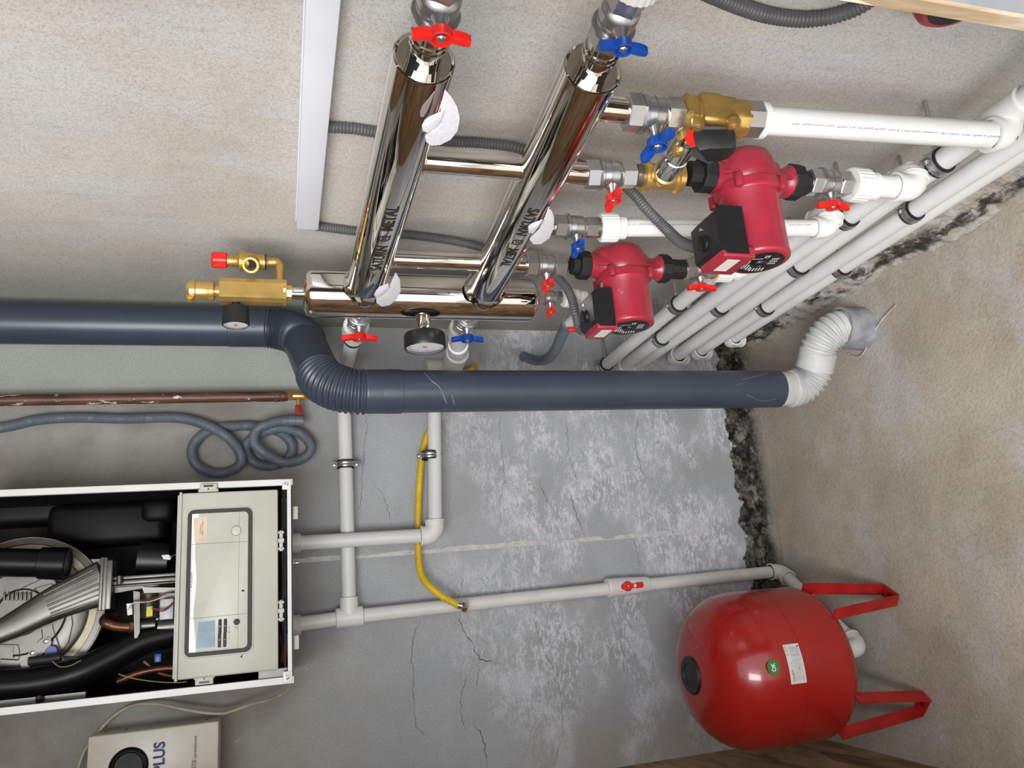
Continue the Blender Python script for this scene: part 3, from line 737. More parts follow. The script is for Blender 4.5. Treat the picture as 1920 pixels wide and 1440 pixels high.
    # union nuts
    for sg, zz, pp in ((1, za, pu), (-1, zb, pd)):
        m_ = M(); n0 = c + Z * sg * (pp - .002)
        m_.hexn(n0, n0 + Z * sg * .022, .0305, 10, .1, .002); m_.hexn(n0 + Z * sg * .022, V((MX, c.y, zz)), .021, 10, .1, .001)
        obj('union_nut', m_, rubber, t, 25)['label'] = 'black union nut'
    return t
pump(fl(1278, 337).z, fl(1515, 341).z, .821, -1.232, -.266, 'red circulation pump nearest the camera with black terminal box', .0495, .066, .084, -.275, -1.243, .921, .05)
pump(fl(1068, 500).z, fl(1285, 503).z, .879, -.862, -.248, 'red circulation pump farther away, nearest the separator', .0515, .078, .086, -.257, -.858, .968, .045)

# ---------------------------------------------------------------- white pipes under the manifold
ends = []
def riser(label, a, b, r, elb=.0, cpl=None, back=-.06):
    a, b = V(a), V(b); t = thing('water_pipe', label, 'pipe', a, 'white vertical pipes below the header tubes')
    m_ = M(); m_.cyl(a, b + (a - b).normalized() * r, r, n=36); obj('pipe', m_, whitep, t)
    ends.append((t, a, b, r))
    return t
r1a = fl(1420, 225); r1b = fl(1897, 256)
t = riser('longest white riser with printed lettering, below the brass mixing valve', r1a, r1b, .0205)
socket(t, r1a, fl(1432, 226), .0265)
m_ = M(); dpr = (r1b - r1a).normalized(); tube_text(m_, 'PPR  Application Class  PN20  For Drinking Water  Hot & Cold Water Systems  18/11/2023  12:09  Made in Türkiye', r1a.lerp(r1b, .5), dpr, .0205, -.88, .36, .0038, -X, Y, 1)
obj('printed_text', m_, greyink, t, None)['label'] = 'fine grey printed line along the pipe'
m_ = M(); pz = r1a.lerp(r1b, .93)
for k_ in range(9):
    q0 = pz + dpr * (.0026 * k_); w_ = .0012 if k_ % 3 else .0018
    m_.add([q0 + (-X * math.cos(a_) - Y * math.sin(a_)) * .0211 + dpr * d_ for a_, d_ in ((.74, 0), (1.02, 0), (1.02, w_), (.74, w_))], [(0, 1, 2, 3)])
obj('bar_mark', m_, ink, t, None)
r2a = fl(1592, 346); r2b = fl(1712, 353)
t = riser('short white riser below the near pump\'s lower red-winged valve', fl(1625, 348), r2b, .0195)
socket(t, r2a, fl(1622, 349), .0295, ribs=26); socket(t, fl(1621, 349), fl(1640, 350), .0245)
r3a = fl(1123, 427); r3b = fl(1556, 428)
t = riser('long white riser running behind the near pump', r3a, r3b, .0165)
socket(t, fl(1124, 427), fl(1157, 427), .0265, ribs=26); socket(t, fl(1156, 427), fl(1172, 427), .0215)
m_ = M(); d3 = (r3b - r3a).normalized(); tube_text(m_, 'PPR Pipe  Application Class PN20  For Drinking Hot & Cold Water Systems', r3a.lerp(r3b, .28), d3, .0165, -1.5, .17, .0034, -X, Y, 1)
obj('printed_text', m_, greyink, t, None)['label'] = 'grey print near the coupling'; m_ = M(); tube_text(m_, 'PN20  Made in Türkiye', r3a.lerp(r3b, .84), d3, .0165, -1.5, .045, .0034, -X, Y, 1); obj('printed_text', m_, greyink, t, None)['label'] = 'grey print near the elbow'
m_ = M(); m_.cyl(fl(1118, 427), fl(1126, 427), .0185); obj('nipple', m_, darkscrew, t)
r4a = fl(1340, 505); r4b = fl(1408, 506)
t = riser('short white riser below the far pump\'s lower red-winged valve', r4a, r4b, .018)
socket(t, r4a, fl(1368, 506), .0275, ribs=26); socket(t, fl(1367, 506), fl(1384, 506), .022)
m_ = M(); m_.cyl(fl(1334, 505), fl(1342, 505), .021); obj('nipple', m_, brass, t)

# ---------------------------------------------------------------- six wall pipes
PXX = -.08
pxl = {'A': ((1137, 683), (1270, 572)), 'B': ((1168, 688), (1454, 474)), 'C': ((1203, 680), (1617, 388)), 'D': ((1262, 672), (1894, 208)), 'E': ((1307, 661), (1846, 307)), 'F': ((1370, 638), (1910, 288))}
lines = {}
for k, (pa_, pb_) in pxl.items():
    a_, b_ = onx(*pa_, PXX), onx(*pb_, PXX); g_ = (b_.z - a_.z) / (b_.y - a_.y)
    y1_ = {'A': r4b.y, 'B': r3b.y, 'C': r2b.y}.get(k, -1.8); y0_ = {'D': a_.y - .01, 'E': a_.y, 'F': a_.y}.get(k, -.004)
    lines[k] = ((y0_, a_.z + g_ * (y0_ - a_.y)), (y1_, a_.z + g_ * (y1_ - a_.y)))
LB = {'A': 'topmost of the six white pipes along the right wall, ending behind the far pump', 'B': 'second white wall pipe from the top, ending behind the near pump', 'C': 'third white wall pipe from the top, ending at the short riser below the near pump',
      'D': 'fourth white wall pipe from the top, passing behind the longest riser\'s elbow', 'E': 'fifth white wall pipe from the top, ending in a cap near the corner', 'F': 'lowest white wall pipe, just above the stained mortar'}
rr = {'A': .0185, 'B': .0195, 'C': .0185, 'D': .0195, 'E': .0185, 'F': .0165}
def wp(k, y):
    (y0, z0), (y1, z1) = lines[k]; return V((PXX, y, z0 + (z1 - z0) * (y - y0) / (y1 - y0)))
for k in lines:
    (y0, z0), (y1, z1) = lines[k]; a, b = V((PXX, y0, z0)), V((PXX, y1, z1)); r_ = rr[k]
    t = thing('wall_pipe', LB[k], 'pipe', a, 'six white pipes along the right wall'); m_ = M(); m_.cyl(a, b, r_, n=36); obj('pipe', m_, greyp, t)
    if k in 'ABC':
        rb = {'A': r4b, 'B': r3b, 'C': r2b}[k]; elbow(t, b + Y * r_ * 2.3, b, b.lerp(rb, .45), r_ * 1.26); socket(t, a - Y * .03, a, r_ * 1.26, name='end_collar')
    if k == 'D': socket(t, wp('D', -1.36), wp('D', -1.46), r_ * 1.26, name='tee_collar')
    if k in 'DEF':
        # elbow turning down at the far end
        elbow(t, a - Y * r_ * 1.6, a + Y * .01, a + Y * .01 + V((.01, .012, -.05)), r_ * 1.3)
for (t_, a_, b_, r_), k in zip(ends, 'DCBA'):
    tgt = wp(k, b_.y); elbow(t_, b_ + (a_ - b_).normalized() * r_ * 2.1, b_, b_.lerp(tgt, .55), r_ * 1.26)
# ---------------------------------------------------------------- pipe clamps
def clamp(c, d, r, wall, label, side):
    """c on pipe axis, d pipe direction, wall: direction to the wall, side: lug direction"""
    c = V(c); d = V(d).normalized(); wall = V(wall); side = V(side); wl = abs(wall.length); wn = wall.normalized()
    t = thing('pipe_clamp', label, 'pipe clamp', c, 'rubber-lined steel pipe clamps')
    p, q = -wn, side.normalized(); m_ = M(); k = 36; R1, R2 = r + .0035, r + .005; w_ = .0095
    def ring(R, o): return [c + d * o + (p * math.cos(6.2832 * j / k) + q * math.sin(6.2832 * j / k)) * R for j in range(k)]
    w_ = .0078
    m_.rings([ring(R1, -w_), ring(R2, -w_), ring(R2 + .0012, -w_ * .55), ring(R2, -w_ * .2), ring(R2, w_ * .2), ring(R2 + .0012, w_ * .55), ring(R2, w_), ring(R1, w_)], loop=True)
    obj('steel_band', m_, zinc, t, 40)
    m_ = M(); m_.rings([ring(r, -w_ * 1.5), ring(R1 + .001, -w_ * 1.5), ring(R1 + .001, w_ * 1.5), ring(r, w_ * 1.5)], loop=True); obj('rubber_lining', m_, rubber, t, 40)
    for sg in (-1, 1):
        lc = c + q * sg * (R2 + .006); m_ = M()
        m_.box(lc + p * .0022, (.014, .0018, .015), (q, p, d)); m_.box(lc - p * .0022, (.014, .0018, .015), (q, p, d))
        m_.bcyl(lc + p * .003, lc + p * .0065, .0042, .0008, 14); m_.cyl(lc + p * .003, lc - p * .014, .0022, n=10)
        obj('lug_screw', m_, zinc, t, 35)
    m_ = M(); m_.hexn(c + wn * R2, c + wn * (R2 + .009), .0065, 6, 0, .0008); m_.cyl(c + wn * (R2 + .008), c + wn * wl, .0038, n=12); obj('threaded_rod', m_, zinc, t, 35)
wallv = X * (WX - PXX)
for k, y, lab in (('A', onx(1137, 684, PXX).y, 'clamp on the topmost wall pipe, closest to the corner'), ('A', onx(1270, 572, PXX).y, 'clamp on the topmost wall pipe, beside the far pump\'s lower valve'),
                  ('B', onx(1237, 635, PXX).y, 'clamp on the second wall pipe, below the far pump'), ('C', onx(1352, 577, PXX).y, 'clamp on the third wall pipe, middle of three in a row'),
                  ('C', onx(1580, 408, PXX).y, 'clamp on the third wall pipe under the near pump\'s lower red wing'), ('D', onx(1497, 500, PXX).y, 'clamp on the fourth wall pipe below the near pump\'s face'),
                  ('D', onx(1762, 305, PXX).y, 'clamp on the fourth wall pipe under the longest riser'), ('E', onx(1432, 577, PXX).y, 'clamp on the fifth wall pipe, lowest of three in a row'),
                  ('E', onx(1702, 396, PXX).y, 'clamp on the fifth wall pipe, halfway to the longest riser\'s elbow'), ('F', onx(1582, 504, PXX).y, 'clamp on the lowest wall pipe above the black mould')):
    clamp(wp(k, y), Y, rr[k], wallv, lab, Z)

# ---------------------------------------------------------------- pipes on the back wall
YW = -.045
zr1 = ony(648, 870, YW).z
run1 = thing('water_pipe', 'white pipe from the red-winged rear valve down to the tee beside the boiler', 'pipe', (-.3, YW, zr1), 'white pipes on the back wall')
tc = ony(655, 1157, YW)
m_ = M(); m_.sweep(fillet([(MX, -.4, 1.387), (MX, YW, zr1), (tc.x + .02, YW, tc.z)], .03), .0195, 28); obj('pipe', m_, greyp, run1)
socket(run1, (MX, -.47, 1.388), (MX, -.415, 1.388), .031, ribs=24); socket(run1, (MX, -.42, 1.387), (MX, -.38, 1.387), .025)
m_ = M(); m_.lathe((MX, -.372, 1.387), Y, [(0, .0215), (.002, .0235), (.01, .0235), (.012, .0215)], 30); obj('rubber_ring', m_, rubber, run1)
elbow(run1, (MX, YW - .04, zr1), (MX, YW, zr1), (MX - .04, YW, zr1), .0245)
YR = -.078
z2 = ony(804, 830, YR).z; e2 = ony(816, 1003, YR); b2 = ony(548, 1019, YR)
run2 = thing('water_pipe', 'white pipe from the blue-winged rear valve, elbowed back up into the boiler', 'pipe', (-.4, YR, z2), 'white pipes on the back wall')
m_ = M(); m_.sweep(fillet([(MX, -.4, 1.13), (MX - .0, -.3, 1.105), (MX, YR, 1.085)], .02), .021, 28)
m_.sweep(fillet([(-.12, YR, 1.13), (e2.x + .0, YR, e2.z)], .02), .0195, 28)
m_.sweep([(e2.x, YR, e2.z), (b2.x, YR, b2.z + .02)], .0195, 28); obj('pipe', m_, greyp, run2)
socket(run2, (MX, -.47, 1.135), (MX, -.425, 1.132), .029, ribs=24); socket(run2, (MX, -.43, 1.133), (MX, -.36, 1.118), .0245)
socket(run2, (MX, -.33, 1.112), (MX, -.27, 1.1), .027); socket(run2, (MX, -.26, 1.098), (MX, -.15, 1.088), .031, name='reducer')
socket(run2, (MX, YR, 1.055), (MX, YR, 1.155), .035, name='tee')
elbow(run2, (e2.x + .042, YR, e2.z), e2, (e2.x, YR, e2.z + .042), .0265)
b1 = ony(548, 1173, YW); el = V((-.762, YW, .045)); vt = ony(1180, 1100, YW)
tankp = thing('water_pipe', 'white pipe from boiler through tee and hand valve down to the red tank', 'pipe', tc, 'white pipes on the back wall')
port = V((-.985, -.372, .085))
m_ = M(); m_.sweep([b1 + Z * .02, tc, vt, el], .0185, 28); m_.sweep([el, V((-.975, -.36, .058)), ], .0185, 28); obj('pipe', m_, whitep, tankp)
dtp = (tc - vt).normalized()
socket(tankp, tc + dtp * .036, tc - dtp * .036, .0255, name='tee'); socket(tankp, tc, tc + X * .052, .0245, name='tee_branch'); 
dd = (V((-.975, -.36, .058)) - el).normalized(); elbow(tankp, el + Z * .04, el, el + dd * .042, .0245)
pe = V((-.975, -.36, .058)); elbow(tankp, pe - dd * .042, pe, pe + V((-.003, 0, .06)), .0255)
for p_, r_ in ((b1, .026), (b2, .026)):
    socket(tankp if p_ is b1 else run2, V((p_.x, p_.y, 1.536)), V((p_.x, p_.y, 1.512)), r_, name='collar')
# white ball valve with red lever
hv = thing('hand_valve', 'white plastic valve with flat red lever on the pipe to the tank', 'valve', vt)
va, vb = ony(1137, 1103, YW), ony(1215, 1095, YW); dv = (vb - va).normalized(); Lv = (vb - va).length
m_ = M(); m_.lathe(va, dv, [(0, .0255), (.003, .0275), (.012, .0275), (Lv * .4, .0265), (Lv * .7, .0245), (Lv * .95, .0225), (Lv, .021)], 36); obj('body', m_, whitep, hv)
hc = ony(1170, 1100, YW - .03); hc = va + dv * (Lv * .42) - Y * .024
m_ = M(); m_.lathe(hc + Y * .004, -Y, [(0, .0145), (.008, .0145), (.011, .0125), (.0115, .006)], 28)
sd = dv.cross(Y).normalized()
def LP(a, b, o=0.0): return hc + dv * a + sd * b - Y * o
outl = [(-.02, .006), (-.012, .0095), (0, .0095), (.016, .0065), (.024, .0065), (.03, .009), (.036, .0075), (.041, .0088), (.047, .008), (.05, 0), (.047, -.008), (.041, -.0088), (.036, -.0075), (.03, -.009), (.024, -.0065), (.016, -.0065), (0, -.0095), (-.012, -.0095), (-.02, -.006), (-.0225, 0)]
m_.prism([LP(a, b, .001) for a, b in outl], -Y * .006); lv = obj('lever', m_, redp, hv, 40)
m_ = M(); m_.box(LP(.0215, 0, .0074), (.008, .0012, .008), (dv, -Y, sd)); obj('white_inset', m_, whitep, lv); m_ = M(); m_.cyl(LP(.0, 0, .007), LP(0, 0, .0085), .0028, n=12); obj('screw', m_, zinc, lv)
# clamps on the back wall
cA = ony(648, 871, YW); clamp((cA.x, YW, zr1), X, .0195, Y * .045, 'steel clamp with side lugs on the white pipe left of the yellow hose', Z)
cB = ony(806, 854, YR); clamp((cB.x, YR, ony(806, 854, YR).z), X, .0195, Y * .078, 'steel clamp with side lugs on the white pipe crossing the yellow hose', Z)

# ---------------------------------------------------------------- safety group
sg = thing('safety_group', 'brass boiler safety group with air vent, gauge and red-capped relief valve', 'safety group', (MX, -.66, 1.54))
m_ = M(); zA, zB = 1.548, fl(412, 545).z
prof2 = [(-.026, -.012), (-.02, -.022), (-.008, -.024), (.012, -.024), (.022, -.018), (.026, -.006), (.026, .012), (.02, .022), (-.012, .024), (-.022, .018)]
m_.prism([V((MX + a, -.66 + b, zA)) for a, b in prof2], Z * (zB - zA)); m_.lathe((MX, -.66, zA), Z, [(-.01, .0175), (0, .0175), (.002, .027), (.006, .027)], 8)
m_.lathe((MX, -.66, zB), Z, [(-.006, .0235), (0, .0235), (.001, .013), (.012, .011)], 32); obj('brass_block', m_, brass, sg, 30)
m_ = M(); zv = zB + .008; m_.lathe((MX, -.66, zv), Z, [(0, .0115), (.003, .019), (.012, .0205), (.014, .0195), (.036, .0195), (.038, .0215), (.048, .0205), (.054, .016), (.0545, .004)], 24)
av = obj('air_vent', m_, brass, sg, 30)
for j in range(12):
    pass
m_ = M(); kc = V((MX - .016, -.668, zv + .047)); m_.hexn(kc, kc + V((-.008, -.004, 0)), .0065, 6, 0, .0006); m_.cyl(kc + V((-.006, -.003, 0)), kc + V((-.012, -.006, .0)), .004, n=12); obj('vent_cap', m_, brass, av, 30)
gc = V((MX - .026, -.66, onx(440, 560, MX).z)); gc.z = onx(438, 545, MX).z
gz = onx(440, 600, -.19).z
m_ = M(); m_.cyl((MX - .02, -.66, gz), (MX - .036, -.66, gz), .008); m_.lathe((MX - .034, -.66, gz), -X, [(0, .02), (.002, .0255), (.036, .0265), (.038, .0265), (.04, .0245), (.036, .0235)], 44)
pg = obj('pressure_gauge', m_, blackp, sg, 35)
def gauge_face(par, c, r, marks, small=True):
    m_ = M(); m_.lathe(c, -X, [(0, r), (.0008, r)], 40); dl = obj('dial', m_, whitedial, par)
    m_ = M(); k = 24
    def arc(a0, a1, r0, r1, mm):
        A_ = []; B_ = []
        for i in range(k + 1):
            a = math.radians(a0 + (a1 - a0) * i / k); dirn = (-Y * math.cos(a) + Z * math.sin(a))
            A_.append(c + dirn * r0 - X * .0012); B_.append(c + dirn * r1 - X * .0012)
        mm.add(A_ + B_, [(i, i + 1, k + 2 + i, k + 1 + i) for i in range(k)])
    mr = M(); arc(-40, 40, r * .82, r * .93, mr); mr.lathe(c - X * .001, -X, [(0, r * .13), (.002, r * .12)], 18)
    mr.add([c - X * .0016 + (-Y * .3 + Z) .normalized() * r * .1, c - X * .0016 + (Z * -.3 - Y).normalized() * r * .1 , c - X * .0016 + (Z * .8 + Y * .45) * r * .75], [(0, 1, 2)])
    obj('red_marks', mr, redp, dl, None)
    arc(50, 220, r * .84, r * .88, m_)
    for i in range(marks):
        a = math.radians(-45 + 270 * i / (marks - 1)); dirn = (-Y * math.cos(a) + Z * math.sin(a)); tn = dirn.cross(X)
        m_.add([c + dirn * r * .7 - X * .0013 - tn * r * .02, c + dirn * r * .84 - X * .0013 - tn * r * .02, c + dirn * r * .84 - X * .0013 + tn * r * .02, c + dirn * r * .7 - X * .0013 + tn * r * .02], [(0, 1, 2, 3)])
    obj('scale_marks', m_, ink, dl, None)
    return dl
gauge_face(pg, V((MX - .034 - .0362, -.66, gz)), .0232, 11)
m_ = M(); m_.lathe((MX - .034 - .0385, -.66, gz), -X, [(0, .0242), (.0006, .0242)], 40); obj('lens', m_, glass, pg)
# relief valve
rx, ry = MX + .07, -.655
z0 = onx(523, 500, MX).z - 0.0; z0 = V((MX, -.66, 0)).z + onx(525, 540, MX).z
m_ = M(); m_.lathe((MX + .022, -.66, z0), X, [(0, .0135), (.004, .0135), (.005, .0095), (.012, .0092)], 24)
m_.sweep(fillet([(MX + .03, -.66, z0), (rx, -.658, z0), (rx, ry, z0 + .034)], .012), .0092, 24)
m_.lathe((rx, ry, z0 + .022), Z, [(0, .01), (.006, .0125), (.008, .0165), (.013, .0165), (.014, .0155), (.03, .0165), (.044, .019), (.052, .021), (.058, .021), (.06, .0145), (.064, .0125), (.085, .0115)], 30)
m_.lathe((rx, ry, z0 + .053), V((-.62, -.78, .15)), [(0, .0155), (.02, .0155), (.026, .0165), (.03, .0165), (.03, .012), (.018, .0115), (.018, .0001)], 30)
rv = obj('relief_valve', m_, castbrass, sg, 30)
m_ = M(); hcd = V((-.62, -.78, .15)).normalized(); m_.lathe(V((rx, ry, z0 + .053)) + hcd * .0185, hcd, [(0, .0112), (.0004, .0112)], 24); obj('opening', m_, insul, rv)
m_ = M(); k_ = 24; rs = []
for tt, kk in ((0, .8), (.002, 1), (.026, 1.0), (.03, .8)):
    rs.append([V((rx, ry, z0 + .104 + tt)) + (X * math.cos(6.2832 * j / k_) + Y * math.sin(6.2832 * j / k_)) * (.0175 * kk * (1 if j % 4 < 2 else .9)) for j in range(k_)])
m_.rings(rs); obj('red_cap', m_, redp, rv, 30)['label'] = 'ribbed red cap'
m_ = M(); m_.lathe((rx, ry, z0 + .027), Z, [(0, .0168), (.003, .0168)], 24); obj('seal_ring', m_, rubber, rv)

# ---------------------------------------------------------------- thermometer on the separator
zt = onx(793, 645, -.215).z
th = thing('thermometer', 'round black-cased thermometer with red needle on the separator', 'thermometer', (MX, -.66, zt))
m_ = M(); m_.lathe((MX - RS + .004, -.66, zt), -X, [(0, .0155), (.012, .0155), (.014, .0165), (.03, .0165), (.031, .0145)], 32); obj('socket', m_, chrome, th)
m_ = M(); m_.hexn((MX - RS - .026, -.66, zt), (MX - RS - .034, -.66, zt), .0115); obj('hex', m_, brass, th)
m_ = M(); x0 = MX - RS - .033; m_.lathe((x0, -.66, zt), -X, [(0, .03), (.003, .042), (.008, .0445), (.034, .0445), (.037, .043), (.034, .0405), (.03, .0405)], 56); tcs = obj('case', m_, blackp, th, 35)
gauge_face(tcs, V((x0 - .0302, -.66, zt)), .040, 13)
m_ = M(); m_.lathe((x0 - .0355, -.66, zt), -X, [(0, .0405), (.001, .0405)], 56); obj('lens', m_, glass, th)

# ---------------------------------------------------------------- drain branch under the separator
dr = thing('drain_branch', 'white plastic elbow and pipe stub below the small drain valve, with grey hose end', 'pipe', fl(1060, 560))
dz0 = fl(1056, 558); dz1 = fl(1130, 562)
socket(dr, dz0, fl(1082, 560), .022, ribs=22); socket(dr, fl(1081, 560), fl(1100, 560), .0185)
D1 = V((MX, -.675, dz1.z)); D2 = onx(1044, 640, -.06); D2 = V((-.105, -.50, .885))
m_ = M(); D3 = onx(1062, 612, -.115); m_.sweep(fillet([fl(1095, 560), fl(1112, 562), V((MX, D3.y, D3.z)) + V((0, .0, 0))], .02), .0135, 24); obj('pipe', m_, greyp, dr)
hs = [onx(1066, 605, MX), onx(1052, 632, MX), onx(1042, 655, MX), onx(1026, 672, MX + .01), onx(1005, 676, MX + .02), onx(980, 668, MX + .025)]
m_ = M(); m_.sweep(spline(hs), lambda s, L: .0165 if s < .03 else .0148, 22, .004); obj('grey_hose', m_, hosem, dr)['label'] = 'grey rubber hose end'
m_ = M(); hh = onx(1075, 618, MX - .02); m_.box(hh, (.03, .011, .012), (Z, Y, X), .004); m_.box(hh - Z * .022 + Y * -.004, (.02, .009, .012), (Z, Y, X), .004); obj('red_lever', m_, redp, dr, 40)['label'] = 'small red lever'

# ---------------------------------------------------------------- cable trunking and conduits
ct = thing('cable_trunking', 'flat white plastic cable trunking on the right wall', 'cable trunking', onx(575, 428, WX))
ta_ = onx(556, 429, WX - .03); tb_ = onx(597, 431, WX - .03)
zc_ = (ta_.z + tb_.z) / 2; hz_ = abs(ta_.z - tb_.z); ye = ta_.y
m_ = M(); m_.box((WX - .0155, (ye - 1.82) / 2, zc_), (.031, abs(-1.82 - ye), hz_), bev=.002); obj('lid', m_, traymat, ct, 30)
m_ = M(); m_.box((WX - .006, (ye - 1.82) / 2, zc_), (.012, abs(-1.82 - ye) + .002, hz_ + .004)); obj('base', m_, traymat, ct, 30)
def corrug(pts, r, pitch, depth, mat_, name, label, cat, sub=14, n=18, group=None):
    P = spline(pts, sub); m_ = M()
    m_.sweep(P, lambda s, L: r - depth * (.5 + .5 * math.cos(6.28318 * s / pitch)) ** .7, n, pitch / 4)
    return tag(obj(name, m_, mat_, None, 75), label, cat, group)
cx = WX - .012
corrug([onx(612, 238, cx), onx(660, 241, cx), onx(700, 247, cx), onx(780, 258, cx), onx(840, 265, cx), onx(900, 268, cx), onx(960, 275, cx - .01), onx(1010, 290, cx - .02), onx(1060, 300, cx - .03), onx(1110, 318, cx - .04), onx(1150, 335, -.04), onx(1185, 360, -.07), onx(1215, 395, -.11), onx(1250, 430, -.15), onx(1278, 455, -.19), onx(1312, 466, -.225)], .0105, .0056, .0022, conduitm, 'cable_conduit', 'grey corrugated conduit from the trunking to the near pump', 'cable conduit', group='grey corrugated conduits')
corrug([onx(592, 424, cx), onx(630, 429, cx), onx(680, 435, cx), onx(760, 440, cx), onx(820, 447, cx), onx(880, 458, cx - .01), onx(940, 474, cx - .02), onx(1000, 490, -.02), onx(1045, 520, -.07), onx(1068, 550, -.12), onx(1078, 585, -.17), onx(1086, 615, -.205), onx(1098, 622, -.225)], .0105, .0056, .0022, conduitm, 'cable_conduit', 'grey corrugated conduit from the trunking to the far pump', 'cable conduit', group='grey corrugated conduits')
corrug([onx(1270, -40, cx), onx(1345, -6, cx), onx(1400, 16, cx), onx(1450, 30, cx), onx(1510, 36, cx), onx(1570, 28, cx), onx(1625, 4, cx), onx(1680, -50, cx)], .0125, .0062, .0026, conduitm, 'cable_conduit', 'grey corrugated conduit sagging at the photo\'s top edge', 'cable conduit', group='grey corrugated conduits')
# red rounded thing by the board
m_ = M(); rc = onx(1790, 5, -.03); m_.lathe(rc + X * .06, -X, [(0, .03), (.01, .046), (.05, .05), (.06, .047), (.066, .04)], 44)
rt_ = thing('round_housing', 'red round housing half hidden behind the pale timber edge', 'red round housing', rc); o_ = obj('housing', m_, redpaint, rt_)
m_ = M(); m_.lathe(rc - X * .0055, -X, [(0, .034), (.002, .034)], 40); obj('cover', m_, blackp, rt_)

# ---------------------------------------------------------------- dark duct and white lower bends
RD = .0515
up_x, up_y = -.028, -.195; lo = V((-.268, -.432, 0))
top = V((up_x, up_y, 2.5)); k1 = V((up_x, up_y, 1.515)); k2 = V((lo.x, lo.y, 1.458)); bt = V((lo.x, lo.y, .2))
dk = thing('drain_duct', 'slate-grey round downpipe with two ribbed bends, running the whole height', 'duct', (lo.x, lo.y, .2))
m_ = M(); m_.cyl(top, (up_x, up_y, 1.6), RD, n=56); obj('upper_pipe', m_, duct, dk)
m_ = M(); m_.lathe((up_x, up_y, 1.59), Z, [(0, RD), (.001, RD + .0015), (.1, RD + .0015), (.101, RD)], 56); sl = obj('sleeve', m_, duct, dk)
for px in ((475, 581), (475, 612)):
    m_ = M(); s0 = ony(*px, up_y - RD); an = math.atan2(s0.y - up_y, s0.x - up_x); s0 = V((up_x + math.cos(an) * (RD + .0015), up_y + math.sin(an) * (RD + .0015), s0.z)); nn = V((math.cos(an), math.sin(an), 0))
    m_.lathe(s0 - nn * .001, nn, [(0, .004), (.002, .0038), (.003, .002), (.0028, .001)], 16); obj('rivet', m_, darkscrew, sl)
P = fillet([V((up_x, up_y, 1.61)), k1, k2, V((lo.x, lo.y, 1.325))], [.1, .1], 40); P = resample(P, .0011)
Ls = [0]
for i in range(1, len(P)): Ls.append(Ls[-1] + (P[i] - P[i - 1]).length)
def curv(i):
    a = P[max(i - 6, 0)]; b = P[i]; c = P[min(i + 6, len(P) - 1)]
    return (b - a).angle(c - b, 0) if (b - a).length > 1e-6 and (c - b).length > 1e-6 else 0
cvv = [min(1, curv(i) / .04) for i in range(len(P))]
def ribrad(cvs, base, amp, pitch):
    def f(s, L):
        i = min(range(len(cvs)), key=lambda k: 0) if False else int(s / L * (len(cvs) - 1)); return base + amp * cvs[i] * math.cos(6.28318 * s / pitch)
    return f
m_ = M(); m_.sweep(P, ribrad(cvv, RD + .0012, .003, .0108), 56); obj('ribbed_bend', m_, duct, dk, 60)['label'] = 'double ribbed S-bend'
m_ = M(); m_.lathe((lo.x, lo.y, 1.335), -Z, [(0, RD + .001), (.02, RD + .002), (.05, RD + .002), (.051, RD), (1.335 - .232, RD)], 56)
o_ = obj('lower_pipe', m_, duct, dk)
scr = M(); scrm = mat('pale_scratches', (150, 158, 168), .6, 0, 0, 10)
def scratch(mm, pts, w_=.001):
    Q = []
    for u, v in pts:
        p_ = ony(u, v, lo.y - RD * .7)
        r_ = ray(u, v); # meet the pipe surface
        ox, oy = CAM.x - lo.x, CAM.y - lo.y; A_ = r_.x ** 2 + r_.y ** 2; B_ = 2 * (ox * r_.x + oy * r_.y); C_ = ox * ox + oy * oy - (RD + .0006) ** 2
        D_ = B_ * B_ - 4 * A_ * C_
        if D_ <= 0: continue
        Q.append(CAM + r_ * ((-B_ - math.sqrt(D_)) / (2 * A_)))
    if len(Q) < 2: return
    Q = spline(Q, 6); L_ = []; R_ = []
    for i, p_ in enumerate(Q):
        t_ = (Q[min(i + 1, len(Q) - 1)] - Q[max(i - 1, 0)]).normalized(); nn = V((p_.x - lo.x, p_.y - lo.y, 0)).normalized(); sd_ = t_.cross(nn)
        q_ = V((lo.x, lo.y, p_.z)) + nn * (RD + .0006); ww = w_ * (.4 + .6 * abs(noise.noise(p_ * 90)) * 2)
        L_.append(q_ + sd_ * ww / 2); R_.append(q_ - sd_ * ww / 2)
    n_ = len(Q); mm.add(L_ + R_, [(i, i + 1, n_ + i + 1, n_ + i) for i in range(n_ - 1)])
scratch(scr, [(773, 693), (795, 699), (808, 713), (822, 724), (830, 738), (838, 757)], .0016); scratch(scr, [(803, 698), (816, 707)], .0008); scratch(scr, [(847, 740), (850, 752), (853, 760)], .0008)
scratch(scr, [(1390, 712), (1420, 705), (1440, 700)], .001); scratch(scr, [(1400, 740), (1430, 752), (1455, 748)], .0008); scratch(scr, [(1380, 722), (1400, 716)], .0006)
scratch(scr, [(833, 764), (836, 768)], .0008)
obj('scratches', scr, scrm, o_, None)
